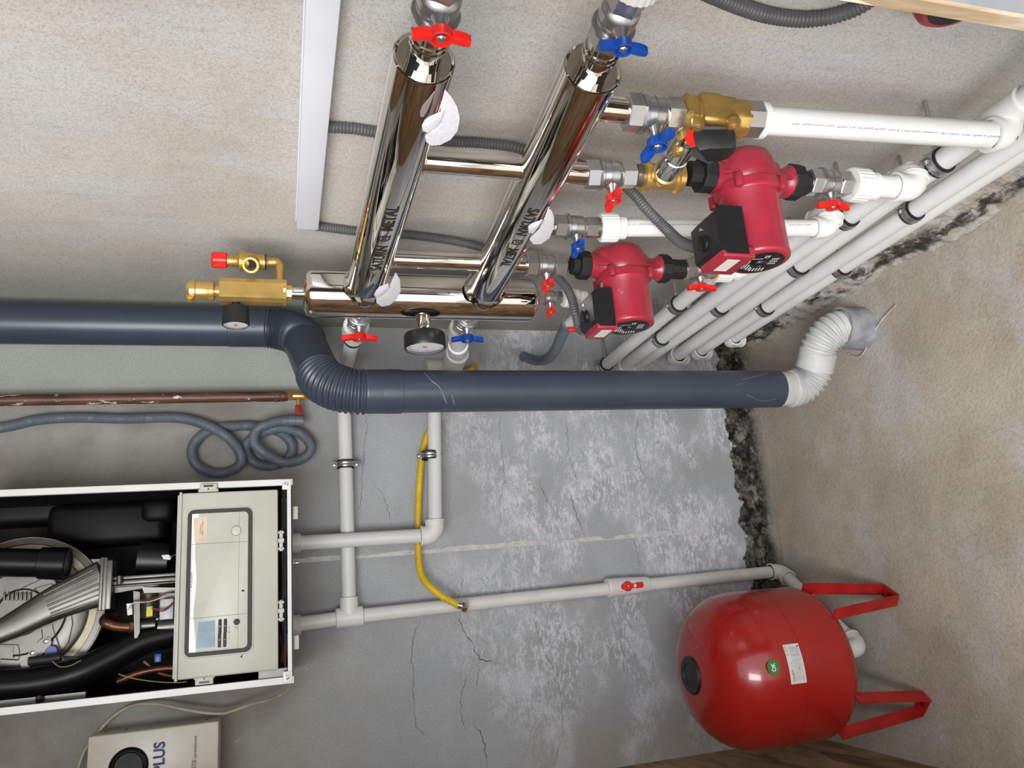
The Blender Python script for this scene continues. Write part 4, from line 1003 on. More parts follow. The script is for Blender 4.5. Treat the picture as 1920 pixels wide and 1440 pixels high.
# white lower part
wd = thing('floor_bend', 'dirty white round pipe with two ribbed bends at the foot of the grey duct', 'duct', (lo.x, lo.y, .12))
st0 = V((-.122, -.535, 0)); w1 = V((lo.x, lo.y, .125)); w2 = V((st0.x, st0.y, .125)); RW = .0485
P = fillet([V((lo.x, lo.y, .215)), w1, w2, V((st0.x, st0.y, .035))], [.066, .066], 40); P = resample(P, .0011)
cvv2 = []
for i in range(len(P)):
    cvv2.append(min(1, curv(i) / .06))
m_ = M(); m_.lathe((lo.x, lo.y, .29), -Z, [(0, RW - .0005), (.08, RW - .0005)], 48); m_.sweep(P, ribrad(cvv2, RW, .0038, .0125), 56); obj('bends', m_, ductw, wd, 60)
m_ = M(); mid = (w1 + w2) / 2; dm = (w2 - w1).normalized()
m_.lathe(mid - dm * .026, dm, [(0, RW + .0002), (.001, RW + .0022), (.052, RW + .0022), (.053, RW + .0002)], 48); obj('sleeve', m_, ductw, wd, 40)
sk = M(); sk.lathe(st0 + V((0, 0, -.02)), V((.02, -.0, 1)), [(0, .064), (.02, .060), (.07, .0585), (.098, .0585), (.098, .0515), (.04, .05)], 48)
tag(obj('floor_socket', sk, stubm), 'weathered grey cement pipe stub in the floor receiving the white bend', 'pipe stub')
m_ = M(); m_.sweep(spline([onz(1590, 662, .006), onz(1600, 668, .004), onz(1615, 666, .005), (onz(1628, 645, .005)), onz(1634, 630, .006), onz(1650, 605, .005), onz(1662, 590, .006), onz(1680, 572, .005)]), .0019, 8)
tag(obj('thin_wire', m_, wirem), 'thin pale wire lying curled on the floor by the pipe stub', 'wire')

# ---------------------------------------------------------------- brown gas pipe and its valve
GX, GY = -.235, -.26
g0 = ony(530, 744, GY); g1 = ony(0, 751, GY); dg = (g1 - g0).normalized()
gp = thing('gas_pipe', 'old brown painted steel pipe with chipped paint, parallel to the grey duct', 'pipe', g0)
GY = -.05; g0 = ony(532, 743, GY); g1 = ony(-420, 757, GY); dg = (g1 - g0).normalized()
m_ = M(); m_.cyl(g0, g1, .0145, n=32); m_.lathe(g0 - dg * .012, dg, [(0, .012), (.002, .0135), (.03, .0155), (.034, .0155), (.036, .0145)], 24); obj('pipe', m_, rust, gp)
gv = thing('gas_valve', 'small brass valve with red lever at the end of the brown pipe', 'valve', g0)
va = ony(534, 742, GY); vb = ony(606, 742, GY); dvv = (vb - va).normalized()
m_ = M(); m_.hexn(va, va + dvv * .022, .014); m_.lathe(va + dvv * .022, dvv, [(0, .0125), (.015, .014), (.03, .0125)], 20); m_.hexn(va + dvv * .05, vb, .0135)
m_.cyl(va + dvv * .036, va + dvv * .036 - X * .034, .0055, n=14); obj('body', m_, brass, gv, 30)
lv0 = va + dvv * .036 - X * .03
m_ = M(); m_.box(lv0 + V((-.014, -.003, -.0)), (.034, .007, .017), (X, Y, Z), .003); obj('lever', m_, mat('worn_red_lever', (168, 34, 40), .4, 0, .1, 60), gv, 40)
# ---------------------------------------------------------------- yellow gas hose
yh = thing('gas_hose', 'yellow corrugated gas hose hanging loose with a steel nut at its end', 'hose', ony(800, 830, -.03))
P = spline([ony(888, 690, -.06), ony(862, 708, -.04), ony(838, 745, -.03), ony(820, 782, -.03), ony(803, 812, -.028), ony(792, 850, -.026), ony(787, 900, -.026), ony(784, 960, -.026), ony(784, 1010, -.028), ony(785, 1050, -.04), ony(791, 1080, -.06), ony(808, 1102, -.085), ony(832, 1120, -.09), ony(860, 1135, -.09)], 14)
m_ = M(); m_.sweep(P, lambda s, L: .0098 - .0013 * (.5 + .5 * math.cos(6.28318 * s / .0062)), 18, .0016); obj('hose', m_, yellowm, yh, 75)
ea, eb = ony(860, 1135, -.09), ony(882, 1139, -.09); de = (eb - ea).normalized()
m_ = M(); m_.cyl(ea - de * .004, ea + de * .008, .0105, n=20); m_.hexn(ea + de * .008, ea + de * .024, .0145, 6, .3); obj('steel_nut', m_, chrome, yh, 30)
m_ = M(); s0 = ony(889, 688, -.06); m_.hexn(s0 + Y * -.004, s0 + Y * .028, .011); m_.lathe(s0 + Y * .02, Y, [(0, .012), (.008, .016), (.037, .016)], 24); obj('brass_end', m_, brass, yh, 30)
# ---------------------------------------------------------------- grey drain hose coil
px = [(-420, 850), (-200, 830), (0, 802), (67, 788), (140, 783), (233, 785), (320, 783), (367, 790), (407, 807), (437, 830), (452, 857), (443, 877), (407, 887), (370, 873), (360, 843), (377, 817), (407, 803), (440, 799), (480, 799), (515, 806), (540, 822), (548, 842), (536, 862), (510, 873), (480, 869), (463, 850), (465, 830), (487, 813), (527, 803), (563, 813), (583, 837), (570, 858), (535, 867), (500, 852), (477, 830), (483, 805), (513, 792), (547, 788)]
yy = [-.03, -.022, -.022, -.022, -.022, -.022, -.024, -.03, -.042, -.046, -.046, -.04, -.03, -.024, -.02, -.02, -.02, -.02, -.02, -.02, -.022, -.024, -.024, -.022, -.02, -.022, -.03, -.042, -.045, -.045, -.045, -.048, -.056, -.066, -.07, -.07, -.068, -.066]
P = spline([ony(u, v, y_) for (u, v), y_ in zip(px, yy)], 12)
dh = thing('drain_hose', 'grey corrugated drain hose, coiled in loops above the boiler corner', 'hose', ony(407, 887, -.03))
m_ = M(); m_.sweep(P, lambda s, L: .0143 - .0018 * (.5 + .5 * math.cos(6.28318 * s / .0046)), 16, .00155); obj('hose', m_, hosem, dh, 75)
c0_ = ony(540, 788, -.066); c1_ = ony(569, 789, -.066)
m_ = M(); dc = (c1_ - c0_).normalized(); m_.lathe(c0_, dc, [(0, .013), (.002, .0148), (.018, .0148), (.019, .0138), ((c1_ - c0_).length, .0138)], 28); obj('cuff', m_, hosem, dh)

# ---------------------------------------------------------------- boiler
BF = -.355; BX0, BX1, BZ0, BZ1 = -.905, -.458, 1.535, 2.25
bo = thing('boiler', 'wall-hung gas boiler without its cover, cream control panel and black interior', 'boiler', ((BX0 + BX1) / 2, -.18, BZ0))
m_ = M(); tk = .0018; dpt = -BF - .004
for sx in (BX0, BX1):
    sgn = 1 if sx == BX0 else -1
    m_.box((sx, BF + dpt / 2, (BZ0 + BZ1) / 2), (tk, dpt, BZ1 - BZ0)); m_.box((sx + sgn * .0065, BF, (BZ0 + BZ1) / 2), (.013, .003, BZ1 - BZ0)); m_.box((sx + sgn * .0125, BF + .006, (BZ0 + BZ1) / 2), (.0015, .012, BZ1 - BZ0))
m_.box(((BX0 + BX1) / 2, -.006, (BZ0 + BZ1) / 2), (BX1 - BX0, .004, BZ1 - BZ0)); m_.box(((BX0 + BX1) / 2, BF + dpt / 2, BZ1), (BX1 - BX0, dpt, tk))
obj('case', m_, whitemetal, bo, 30)
m_ = M(); q = .004
m_.box(((BX0 + BX1) / 2, -.03, (BZ0 + BZ1) / 2 + .01), (BX1 - BX0 - .01, .02, BZ1 - BZ0 - .03)); 
for sx in (BX0 + .006, BX1 - .006): m_.box((sx, BF / 2 - .01, (BZ0 + BZ1) / 2 + .01), (.006, -BF - .06, BZ1 - BZ0 - .03))
m_.box(((BX0 + BX1) / 2, -.19, BZ0 + .018), (BX1 - BX0 - .02, .3, .004))
obj('inner_lining', m_, insul, bo, 30)
m_ = M(); m_.box(((BX0 + BX1) / 2, BF / 2 - .004, BZ0 + .002), (BX1 - BX0 - .006, -BF - .02, .003)); obj('bottom_plate', m_, blackp, bo, 30)
m_ = M(); m_.box(((BX0 + BX1) / 2, BF - .001, BZ0 + .008), (BX1 - BX0 - .03, .005, .0085)); rl = obj('bottom_rail', m_, whitemetal, bo, 30)
for sx in (BX0 + .013, BX1 - .012):
    m_ = M(); m_.box((sx, BF - .004, BZ0 + .013), (.024, .003, .02), bev=.001); br = obj('corner_bracket', m_, whitemetal, bo, 30)
    m_ = M(); c_ = V((sx, BF - .005, BZ0 + .014)); m_.lathe(c_, -Y, [(0, .0055), (.002, .0052), (.0025, .003), (.002, .002)], 18); obj('screw', m_, zinc, br)
def B(u, v, y): return ony(u, v, y)
def slab(par, name, poly, y0, th_, mt, sm=30, lab=None):
    mm = M(); mm.prism([B(u, v, y0) for u, v in poly], Y * th_); o = obj(name, mm, mt, par, sm)
    if lab: o['label'] = lab
    return o
def rrect(cx_, cz_, hx, hz, r, y_, k=6):
    out = []
    for sx, sz, a0 in ((1, 1, 0), (-1, 1, 90), (-1, -1, 180), (1, -1, 270)):
        for i in range(k + 1):
            a = math.radians(a0 + 90 * i / k); out.append(V((cx_ + sx * (hx - r) + r * math.cos(a), y_, cz_ + sz * (hz - r) + r * math.sin(a))))
    return out
PF = -.372
c00, c10, c11, c01 = B(343, 925, PF), B(521, 917, PF), B(522, 1254, PF), B(331, 1278, PF)
px0, px1 = (c11.x + c01.x) / 2, (c00.x + c10.x) / 2; pz0, pz1 = (c10.z + c11.z) / 2, (c00.z + c01.z) / 2
pcx, pcz = (px0 + px1) / 2, (pz0 + pz1) / 2
m_ = M(); m_.box((pcx, PF + .03, pcz), (px1 - px0, .06, pz1 - pz0), bev=.004); panel = obj('control_panel', m_, cream, bo, 40)
m_ = M(); m_.box((pcx, PF + .022, pz1 + .004), (px1 - px0 + .006, .03, .006), bev=.001); m_.box((pcx, PF + .03, pz1 + .009), (px1 - px0 - .004, .02, .005)); obj('top_lip', m_, cream, panel, 30)
g00, g11 = B(352, 955, PF), B(472, 1228, PF); q0 = B(470, 958, PF); q1 = B(356, 1228, PF)
gx0, gx1 = (B(356, 1232, PF).x + B(470, 1222, PF).x) / 2, (B(358, 957, PF).x + B(468, 951, PF).x) / 2
gz1, gz0 = (B(354, 960, PF).z + B(344, 1220, PF).z) / 2, (B(473, 960, PF).z + B(473, 1215, PF).z) / 2
gcx, gcz, hx, hz = (gx0 + gx1) / 2, (gz0 + gz1) / 2, abs(gx1 - gx0) / 2, abs(gz1 - gz0) / 2
m_ = M(); m_.rings([rrect(gcx, gcz, hx + .004, hz + .004, .016, PF - .0001), rrect(gcx, gcz, hx + .003, hz + .003, .015, PF - .0012), rrect(gcx, gcz, hx, hz, .014, PF - .0012)], False, False); obj('bezel', m_, cream, panel, 60)
m_ = M(); m_.rings([rrect(gcx, gcz, hx, hz, .014, PF - .0003), rrect(gcx, gcz, hx, hz, .014, PF - .003), rrect(gcx, gcz, hx - .009, hz - .009, .009, PF - .003), rrect(gcx, gcz, hx - .009, hz - .009, .009, PF - .0003)]); obj('gasket', m_, darkgrey, panel, 40)['label'] = 'dark grey rounded gasket'
m_ = M(); m_.rings([rrect(gcx, gcz, hx - .009, hz - .009, .009, PF), rrect(gcx, gcz, hx - .009, hz - .009, .009, PF - .005), rrect(gcx, gcz, hx - .0105, hz - .0105, .008, PF - .006)]); door = obj('panel_door', m_, creamlight, panel, 40)
FY = PF - .0062
m_ = M(); k_ = 20; vv = []
for i in range(k_ + 1):
    t_ = i / k_; xx = gcx - (hx - .0095) + 2 * (hx - .0095) * t_; wv = .0045 + .0045 * math.cos(6.2832 * t_) ** 2 * .6
    vv += [V((xx, FY, gcz + hz - .0095)), V((xx, FY, gcz + hz - .0095 - wv * (1.6 if .2 < t_ < .8 else 1.9)))]
m_.add(vv, [(2 * i, 2 * i + 2, 2 * i + 3, 2 * i + 1) for i in range(k_)]); obj('white_strip', m_, mat('white_strip', (234, 234, 234), .35, 0, 0, 8), door, None)
def seam(mm, a, b, w_=.0008, y_=FY - .0001):
    a_, b_ = B(*a, y_), B(*b, y_); d_ = (b_ - a_).normalized(); s_ = d_.cross(Y) * w_ / 2; mm.add([a_ + s_, b_ + s_, b_ - s_, a_ - s_], [(0, 1, 2, 3)])
m_ = M(); seam(m_, (356, 1021), (465, 1015)); seam(m_, (351, 1161), (464, 1150)); seam(m_, (449, 957), (446, 1216), .0005)
seam(m_, (361, 1020), (357, 1160), .0004)
obj('seams', m_, greyink, door, None)
m_ = M(); flat_text(m_, 'Vaillant', B(358, 1086, FY - .0002), X, Z, .03, .0056); flat_text(m_, 'R', B(358, 1100, FY - .0002), X, Z, .0045, .0052)
obj('maker_name', m_, greyink, door, None)['label'] = 'grey maker\'s name'
slab(door, 'display', [(372, 1167), (403, 1163), (403, 1213), (368, 1216)], FY - .0006, .0005, screenm)['label'] = 'blue-grey display'
for (u0, v0, u1, v1) in ((410, 1163, 415, 1186), (409, 1188, 414, 1212), (420, 1162, 425, 1185), (419, 1187, 424, 1211)):
    m_ = M(); a_ = B((u0 + u1) / 2, (v0 + v1) / 2, FY); hx_, hz_ = (v1 - v0) * .00128 / 2, .0033
    m_.rings([rrect(a_.x, a_.z, hx_, hz_, .002, FY + .001), rrect(a_.x, a_.z, hx_, hz_, .002, FY - .0012), rrect(a_.x, a_.z, hx_ - .0008, hz_ - .0008, .0015, FY - .0016)]); bt_ = obj('button', m_, darkgrey, door, 40)
    m_ = M(); flat_text(m_, '+' if (u0, v0) == (420, 1162) else ('-' if (u0, v0) == (419, 1187) else 'o'), V((a_.x, FY - .0017, a_.z)), X, Z, .0026, .0026 if u0 < 418 or v0 < 1180 else .0006); obj('symbol', m_, whiteink, bt_, None)
def disc(par, name, u, v, r, mt, th_=.0008, y_=FY, ringm=None):
    mm = M(); c_ = B(u, v, y_); mm.lathe(c_, -Y, [(0, r), (th_, r), (th_ * 1.2, r * .93)], 32); return obj(name, mm, mt, par, 40)
disc(door, 'reset_button', 444, 1166, .0066, darkgrey)
for u, v, r in ((443, 995, .0108), (443, 981, .0035)):
    disc(door, 'ring', u, v, r, greyink, .0004); disc(door, 'knob_cover', u, v, r * .9, creamlight, .0012)
m_ = M(); seam(m_, (428, 1176), (431, 1176), .0004); seam(m_, (430, 1173), (430, 1184), .0004); seam(m_, (430, 1188), (430, 1198), .0004); seam(m_, (428, 1198), (431, 1198), .0004); seam(m_, (407, 1176), (407, 1187), .0003); seam(m_, (407, 1190), (407, 1200), .0003)
seam(m_, (440, 1173), (446, 1180), .0005); seam(m_, (440, 1179), (446, 1174), .0005); flat_text(m_, 'r', B(430, 1185, FY - .0003), X, Z, .003, .004); obj('print', m_, ink, door, None)
st_ = slab(door, 'peach_sticker', [(363, 971), (388, 969), (389, 1015), (364, 1018)], FY - .0004, .0003, peach)
m_ = M(); flat_text(m_, 'ЕВРОТЕРМ', B(380, 990, FY - .0005), X, Z, .03, .003); flat_text(m_, 'СЕРВИС', B(376, 992, FY - .0005), X, Z, .022, .0025); seam(m_, (372, 975), (383, 974), .0004, FY - .0005); seam(m_, (372, 1013), (383, 1012), .0004, FY - .0005)
obj('sticker_print', m_, greyink, st_, None)
m_ = M(); seam(m_, (453, 1107), (458, 1108), .004, FY - .0002); obj('scuff', m_, ink, door, None)
m_ = M(); a_ = [B(450, 1233, PF - .0004), B(455, 1226, PF - .0004), B(454, 1233, PF - .0004)]; m_.add(a_, [(0, 1, 2)]); obj('arrow_mark', m_, ink, panel, None)
# clips and hinges
for (u, v, sg_) in ((391, 914, 1), (383, 1276, -1)):
    m_ = M(); c_ = B(u, v, BF - .008); m_.box(c_, (.016, .008, .036), bev=.001); m_.box(c_ - V((sg_ * .007, .001, 0)), (.006, .006, .042), bev=.001); cl = obj('clip', m_, cream, bo, 30)
    m_ = M(); m_.box(c_ + V((sg_ * .003, -.0042, 0)), (.004, .001, .02)); m_.lathe(c_ - V((sg_ * .004, .004, 0)), -Y, [(0, .0018), (.0006, .0018)], 10); obj('slot', m_, blackp, cl)
for (u, v) in ((527, 1014), (527, 1145)):
    m_ = M(); c_ = B(u, v, PF + .012); m_.box(c_, (.046, .01, .008), bev=.001); 
    for k_ in (-.018, -.002, .002, .018): m_.box(c_ + X * k_ - Y * .003, (.004, .014, .013))
    obj('hinge', m_, cream, bo, 30)
# burner disc and fittings
HY = -.26
hc = B(40, 1148, HY)
m_ = M(); m_.lathe(hc + Y * .03, -Y, [(0, .158), (.012, .160), (.02, .158), (.022, .146), (.012, .142), (.012, .130), (.026, .128), (.030, .122), (.03, .09), (.034, .086), (.034, .05), (.030, .046), (.03, .02)], 72); hx_ = obj('burner_door', m_, castalu, bo, 40)
m_ = M(); m_.lathe(hc + Y * .034, -Y, [(0, .1595), (.016, .162), (.021, .16), (.0215, .148)], 72); obj('insulation_rim', m_, mat('cream_rim', (150, 142, 120), .42, .6, .1, 30), hx_, 50)
m_ = M()
for k_ in range(7):
    a_ = B(8 + 8 * k_, 1118, HY - .006); m_.box(a_, (.018, .004, .0035), bev=.001)
obj('vent_ribs', m_, castalu, hx_, 30)
for (u, v) in ((103, 1034), (118, 1081), (87, 1202), (45, 1263), (62, 1224)):
    m_ = M(); c_ = B(u, v, HY - .008); m_.lathe(c_ + Y * .004, -Y, [(0, .0085), (.003, .0085), (.0035, .0055), (.009, .0052), (.01, .003)], 18); obj('stud_nut', m_, zinc, bo, 35)
slab(bo, 'bracket', [(85, 1031), (120, 1030), (125, 1035), (124, 1043), (103, 1048), (85, 1047)], HY - .004, .003, castalu)
slab(bo, 'bracket', [(141, 1050), (208, 1047), (206, 1068), (162, 1069)], HY + .02, .003, castalu)
slab(bo, 'ignition_bracket', [(38, 1243), (75, 1200), (88, 1195), (97, 1203), (94, 1212), (55, 1250), (48, 1254), (40, 1252)], HY - .012, .004, castalu)
slab(bo, 'inspection_frame', [(0, 1211), (25, 1213), (24, 1234), (0, 1232)], HY - .006, .004, castalu)
m_ = M()
for pl in ([(30, 1108), (58, 1095), (80, 1085), (98, 1080), (112, 1104)], [(64, 1104), (96, 1094), (108, 1106), (82, 1118), (64, 1104)], [(78, 1180), (80, 1195), (70, 1205)], [(98, 1170), (100, 1180), (114, 1222)], [(0, 1208), (34, 1209), (37, 1222), (34, 1238), (0, 1236)], [(0, 1250), (22, 1249), (48, 1256), (60, 1251)], [(92, 1160), (96, 1164), (133, 1148), (136, 1170), (128, 1205), (114, 1224)], [(75, 1076), (98, 1078), (118, 1098)]):
    m_.sweep([B(u, v, HY - .0045) for u, v in pl], .0009, 6)
obj('pressed_seams', m_, darkscrew, hx_, None)
# mixing pipe
pa, pb, pc, pd = B(-60, 1205, HY - .03), B(10, 1180, HY - .03), B(110, 1128, HY - .035), B(196, 1092, HY - .035)
m_ = M(); P = spline([pa, pb, pc, pd], 12); rs = []
for i, c_ in enumerate(P):
    t_ = (P[min(i + 1, len(P) - 1)] - P[max(i - 1, 0)]).normalized(); sd_ = t_.cross(Y).normalized(); q_ = i / (len(P) - 1)
    wd_ = .024 + .025 * max(0, (q_ - .3) / .7); hd_ = .02
    rs.append([c_ + sd_ * (wd_ * math.copysign(abs(math.cos(a)) ** .6, math.cos(a))) - Y * (hd_ * math.copysign(abs(math.sin(a)) ** .7, math.sin(a))) for a in [6.2832 * j / 28 for j in range(28)]])
m_.rings(rs); mp = obj('air_duct', m_, castalu, bo, 50)
m_ = M()
for k_ in range(7):
    o0 = -.7 + 1.4 * k_ / 6
    a_ = P[22] ; b_ = P[-2]; sda = (b_ - a_).cross(Y).normalized()
    p0 = a_ + sda * (.036 * o0) - Y * .0205 * (1 - .2 * abs(o0)); p1 = b_ + sda * (.047 * o0) - Y * .0205 * (1 - .2 * abs(o0)); m_.cyl(p0, p1, .0022, n=8)
obj('cooling_ribs', m_, castalu, mp, 50)
for k_, (u0, u1, h_) in enumerate(((192, 197, .056), (198, 204, .056), (204, 213, .052))):
    m_ = M(); c_ = B((u0 + u1) / 2, 1095 + (1.5 if k_ == 2 else 0), HY - .035); m_.box(c_, ((h_ * 2), .058, (u1 - u0) * .00136), bev=.0015)
    obj('flange', m_, castalu, bo, 30)
for (u, v) in ((188, 1056), (190, 1138)):
    m_ = M(); c_ = B(u, v, HY - .045); m_.bcyl(c_, c_ - Z * .014, .007, .001, 16); obj('flange_bolt', m_, zinc, bo)
m_ = M()
for (v0, v1, u0) in ((1078, 1083, 220), (1086, 1092, 217), (1094, 1097, 214)):
    c_ = B((u0 + 345) / 2, (v0 + v1) / 2, HY - .03); m_.box(c_, ((v1 - v0) * .0016, .04, (345 - u0) * .00136), bev=.002)
m_.cyl(B(224, 1080, HY - .055), B(224, 1095, HY - .055), .006, n=14)
obj('gas_channel', m_, castalu, bo, 30)
slab(bo, 'gas_channel_web', [(214, 1096), (300, 1097), (262, 1104), (215, 1112)], HY - .035, .03, castalu)
slab(bo, 'valve_cover', [(266, 1101), (335, 1102), (334, 1110), (270, 1112)], HY - .05, .05, cream)
# gas valve
gvv = slab(bo, 'gas_control', [(262, 1112), (334, 1112), (333, 1202), (255, 1204)], HY - .01, .05, castalu)
for (u, v, r_, u1) in ((278, 1122, .013, 0), (278, 1145, .0135, 0)):
    pass
m_ = M(); m_.cyl(B(280, 1114, HY - .03), B(280, 1158, HY - .03), .017, n=28); obj('coil', m_, mat('dark_olive_coil', (62, 64, 56), .4, .4, .1, 30), gvv)
slab(gvv, 'yellow_label', [(275, 1138), (286, 1137), (286, 1155), (274, 1156)], HY - .049, .001, yellowlab)
m_ = M(); m_.box(B(314, 1142, HY - .03), (.044, .03, .028), bev=.002); bx = obj('actuator', m_, mat('silver_box', (196, 198, 200), .4, 0, .05, 60), gvv, 30)
for (u, v, r_) in ((276, 1172, .016), (314, 1174, .02), (300, 1160, .008), (268, 1196, .008), (256, 1196, .006), (296, 1195, .007)):
    m_ = M(); c_ = B(u, v, HY - .012); m_.cyl(c_ - Z * .018, c_ + Z * .018, r_, n=20); obj('casting_boss', m_, castalu, gvv)
slab(gvv, 'gasket_plate', [(250, 1108), (262, 1110), (262, 1186), (252, 1206)], HY - .04, .003, castalu)
slab(bo, 'white_plug', [(237, 1132), (247, 1131), (248, 1152), (239, 1154)], HY - .05, .02, whitep)
slab(bo, 'white_plug', [(303, 1041), (316, 1040), (322, 1044), (318, 1050), (306, 1048)], HY - .05, .012, whitep)
cpi = [B(255, 1176, HY - .02), B(235, 1176, HY - .02), B(212, 1173, HY - .02), B(196, 1166, HY - .02), B(200, 1158, HY + .01), B(216, 1156, HY + .03)]
m_ = M(); m_.sweep(spline(cpi), .0105, 20, .004); m_.hexn(B(244, 1176, HY - .02), B(254, 1176, HY - .02), .015); obj('copper_pipe', m_, copper, bo, 40)
m_ = M(); m_.sweep(spline([B(340, 1252, -.22), B(300, 1254, -.22), B(260, 1262, -.22), B(220, 1278, -.22)]), .008, 16, .005); m_.sweep(spline([B(335, 1270, -.2), B(300, 1262, -.2), B(270, 1240, -.2)]), .006, 14, .005); obj('copper_pipe', m_, copper, bo)
# black hoses
def hose(par, name, pts, r_, mt, n_=22): mm = M(); mm.sweep(spline(pts), r_, n_, .006); return obj(name, mm, mt, par)
hose(bo, 'black_hose', [B(-60, 1285, HY - .03), B(20, 1284, HY - .03), B(90, 1276, HY - .03), B(150, 1260, HY - .03), B(210, 1232, HY - .02), B(270, 1202, HY - .01), B(330, 1186, HY)], .031, blackgloss, 36)
m_ = M(); m_.lathe(B(-60, 1053, HY - .04), B(82, 1056, HY - .04) - B(-60, 1053, HY - .04), [(0, .03), (.135, .03), (.137, .034), (.188, .035), (.19, .033), (.188, .028)], 40); obj('black_intake_pipe', m_, blackgloss, bo)
m_ = M(); m_.box(B(210, 985, -.1), (.1, .12, .26), bev=.02); m_.box(B(60, 960, -.08), (.07, .1, .5), bev=.02); m_.box(B(300, 960, -.12), (.06, .1, .08), bev=.02); obj('black_silencer', m_, insul, bo, 50)
m_ = M(); m_.cyl(B(262, 1050, -.19), B(318, 1052, -.19), .042, n=40); obj('fan_housing', m_, blackp, bo)
ig = hose(bo, 'ignition_plug', [B(54, 1240, HY - .04), B(70, 1238, HY - .04), B(90, 1236, HY - .04), B(114, 1232, HY - .04)], .0092, rubber)
hose(bo, 'ignition_cable', [B(112, 1232, HY - .04), B(140, 1234, HY - .04), B(165, 1236, HY - .03), B(200, 1246, HY)], .0035, rubber, 10)
for nm, mt_, pts in (('red_wire', mat('dark_red_wire', (110, 30, 30), .5), [(286, 1142), (305, 1146), (320, 1136), (333, 1118)]), ('white_wire', wirem, [(240, 1144), (250, 1131), (280, 1128), (310, 1118), (333, 1112)]), ('red_wire', mat('red_brown_wire', (96, 36, 34), .5), [(250, 1126), (282, 1124), (312, 1112), (333, 1108)]), ('red_wire', mat('maroon_wire', (120, 40, 36), .5), [(284, 1140), (308, 1142), (326, 1128), (333, 1114)]), ('violet_wire', mat('violet_wire', (54, 50, 96), .5), [(318, 1045), (328, 1040), (340, 1039)]), ('yellow_wire', mat('yellow_green_wire', (140, 134, 60), .5), [(222, 1264), (250, 1272), (290, 1278), (330, 1280), (350, 1278)]), ('yellow_wire', mat('olive_wire', (120, 116, 70), .5), [(98, 1240), (112, 1250), (132, 1248), (152, 1238)])):
    hose(bo, nm, [B(u, v, HY - .062) for u, v in pts], .0013 if nm != 'yellow_wire' else .0012, mt_, 8)
m_ = M()
for k_ in range(5):
    m_.sweep(spline([B(524 + k_ * 1.5, 1190 + k_ * 4, -.3), B(530 + k_, 1215 + 4 * k_, -.31), B(524 + 2 * k_, 1250, -.3)]), .0016, 8, .006)
obj('wire_bundle', m_, mat('wire_bundle', (130, 40, 44), .5, 0, .4, 60), bo)
m_ = M(); m_.box(B(512, 1262, -.32), (.02, .05, .06)); obj('junction_bracket', m_, castalu, bo, 30)
m_ = M(); m_.box(B(297, 1233, -.22), (.02, .02, .016), bev=.002); obj('blue_connector', m_, bluep, bo, 30); m_ = M(); m_.lathe(B(96, 1222, HY - .012), -Y, [(0, .012), (.004, .012)], 20); obj('blue_plug', m_, bluep, bo)
m_ = M(); c_ = V((-.647, -.30, BZ0)); m_.cyl(c_, c_ - Z * .014, .002, n=10); m_.cyl(c_ - Z * .008, c_ - Z * .010, .006, n=12); obj('bottom_screw', m_, zinc, bo)
for u, v in ((549, 962), (548, 1205)):
    c_ = B(u, v, -.33); m_ = M(); m_.box(V((c_.x, c_.y, BZ0 - .006)), (.03, .01, .012), bev=.001); obj('latch', m_, cream, bo, 30)
m_ = M(); m_.box(B(60, 1313, -.3), (.012, .01, .2)); m_.cyl(B(74, 1308, -.31), B(74, 1314, -.315), .007, n=14); obj('aluminium_strip', m_, castalu, bo, 30)

# power cable
P = [ony(548, 1262, -.3), ony(545, 1284, -.26), ony(530, 1301, -.2), ony(505, 1312, -.14), ony(470, 1321, -.1), ony(430, 1335, -.08), ony(412, 1338, -.075), ony(380, 1336, -.07), ony(340, 1329, -.06), ony(300, 1321, -.05), ony(262, 1320, -.04), ony(232, 1330, -.03), ony(205, 1350, -.03), ony(180, 1378, -.03), ony(160, 1405, -.03), ony(147, 1440, -.03), ony(140, 1480, -.03)]
m_ = M(); m_.sweep(spline(P), .0036, 12, .004); tag(obj('power_cable', m_, beigem), 'beige power cable looping from the boiler down to the stabiliser', 'cable')
# stabiliser
SF = -.1
s1 = ony(165, 1382, SF); s2 = ony(410, 1352, SF); sz1, sz0 = s1.z, s2.z; sx1 = (s1.x + s2.x) / 2; sx0 = sx1 - .19
stb = thing('voltage_stabiliser', 'white metal voltage stabiliser box with round black dial, at the photo\'s lower left', 'voltage stabiliser', ((sx0 + sx1) / 2, SF / 2, sz0))
m_ = M(); m_.box(((sx0 + sx1) / 2, SF / 2 - .001, (sz0 + sz1) / 2), (sx1 - sx0, -SF - .004, sz1 - sz0), bev=.004); obj('case', m_, mat('white_textured_enamel', (206, 200, 188), .3, 0, .02, 30, .15), stb, 40)
m_ = M()
for k_ in range(26): m_.lathe((sx1 + .0002, SF * .55, sz0 + .06 + k_ * .006), X, [(0, .0012), (.0004, .0012)], 8)
for k_ in (.03, .21, .255): m_.lathe((sx1 + .0004, SF * .5, sz0 + k_), X, [(0, .003), (.001, .003)], 10)
obj('vent_holes', m_, blackp, stb, None)
dc_ = ony(241, 1438, SF - .001); m_ = M(); m_.lathe(dc_ + Y * .002, -Y, [(0, .042), (.005, .042), (.008, .039), (.009, .033), (.005, .03), (.004, .0)], 48); obj('dial_knob', m_, blackgloss, stb)
m_ = M(); pc_ = ony(299, 1391, SF - .0015); flat_text(m_, 'ALFAPLUS', V((pc_.x - .07, SF - .0012, pc_.z)), X, Z, .14, .0255, bold=.03); obj('maker_lettering', m_, blueink, stb, None)['label'] = 'navy blue lettering ending in PLUS'
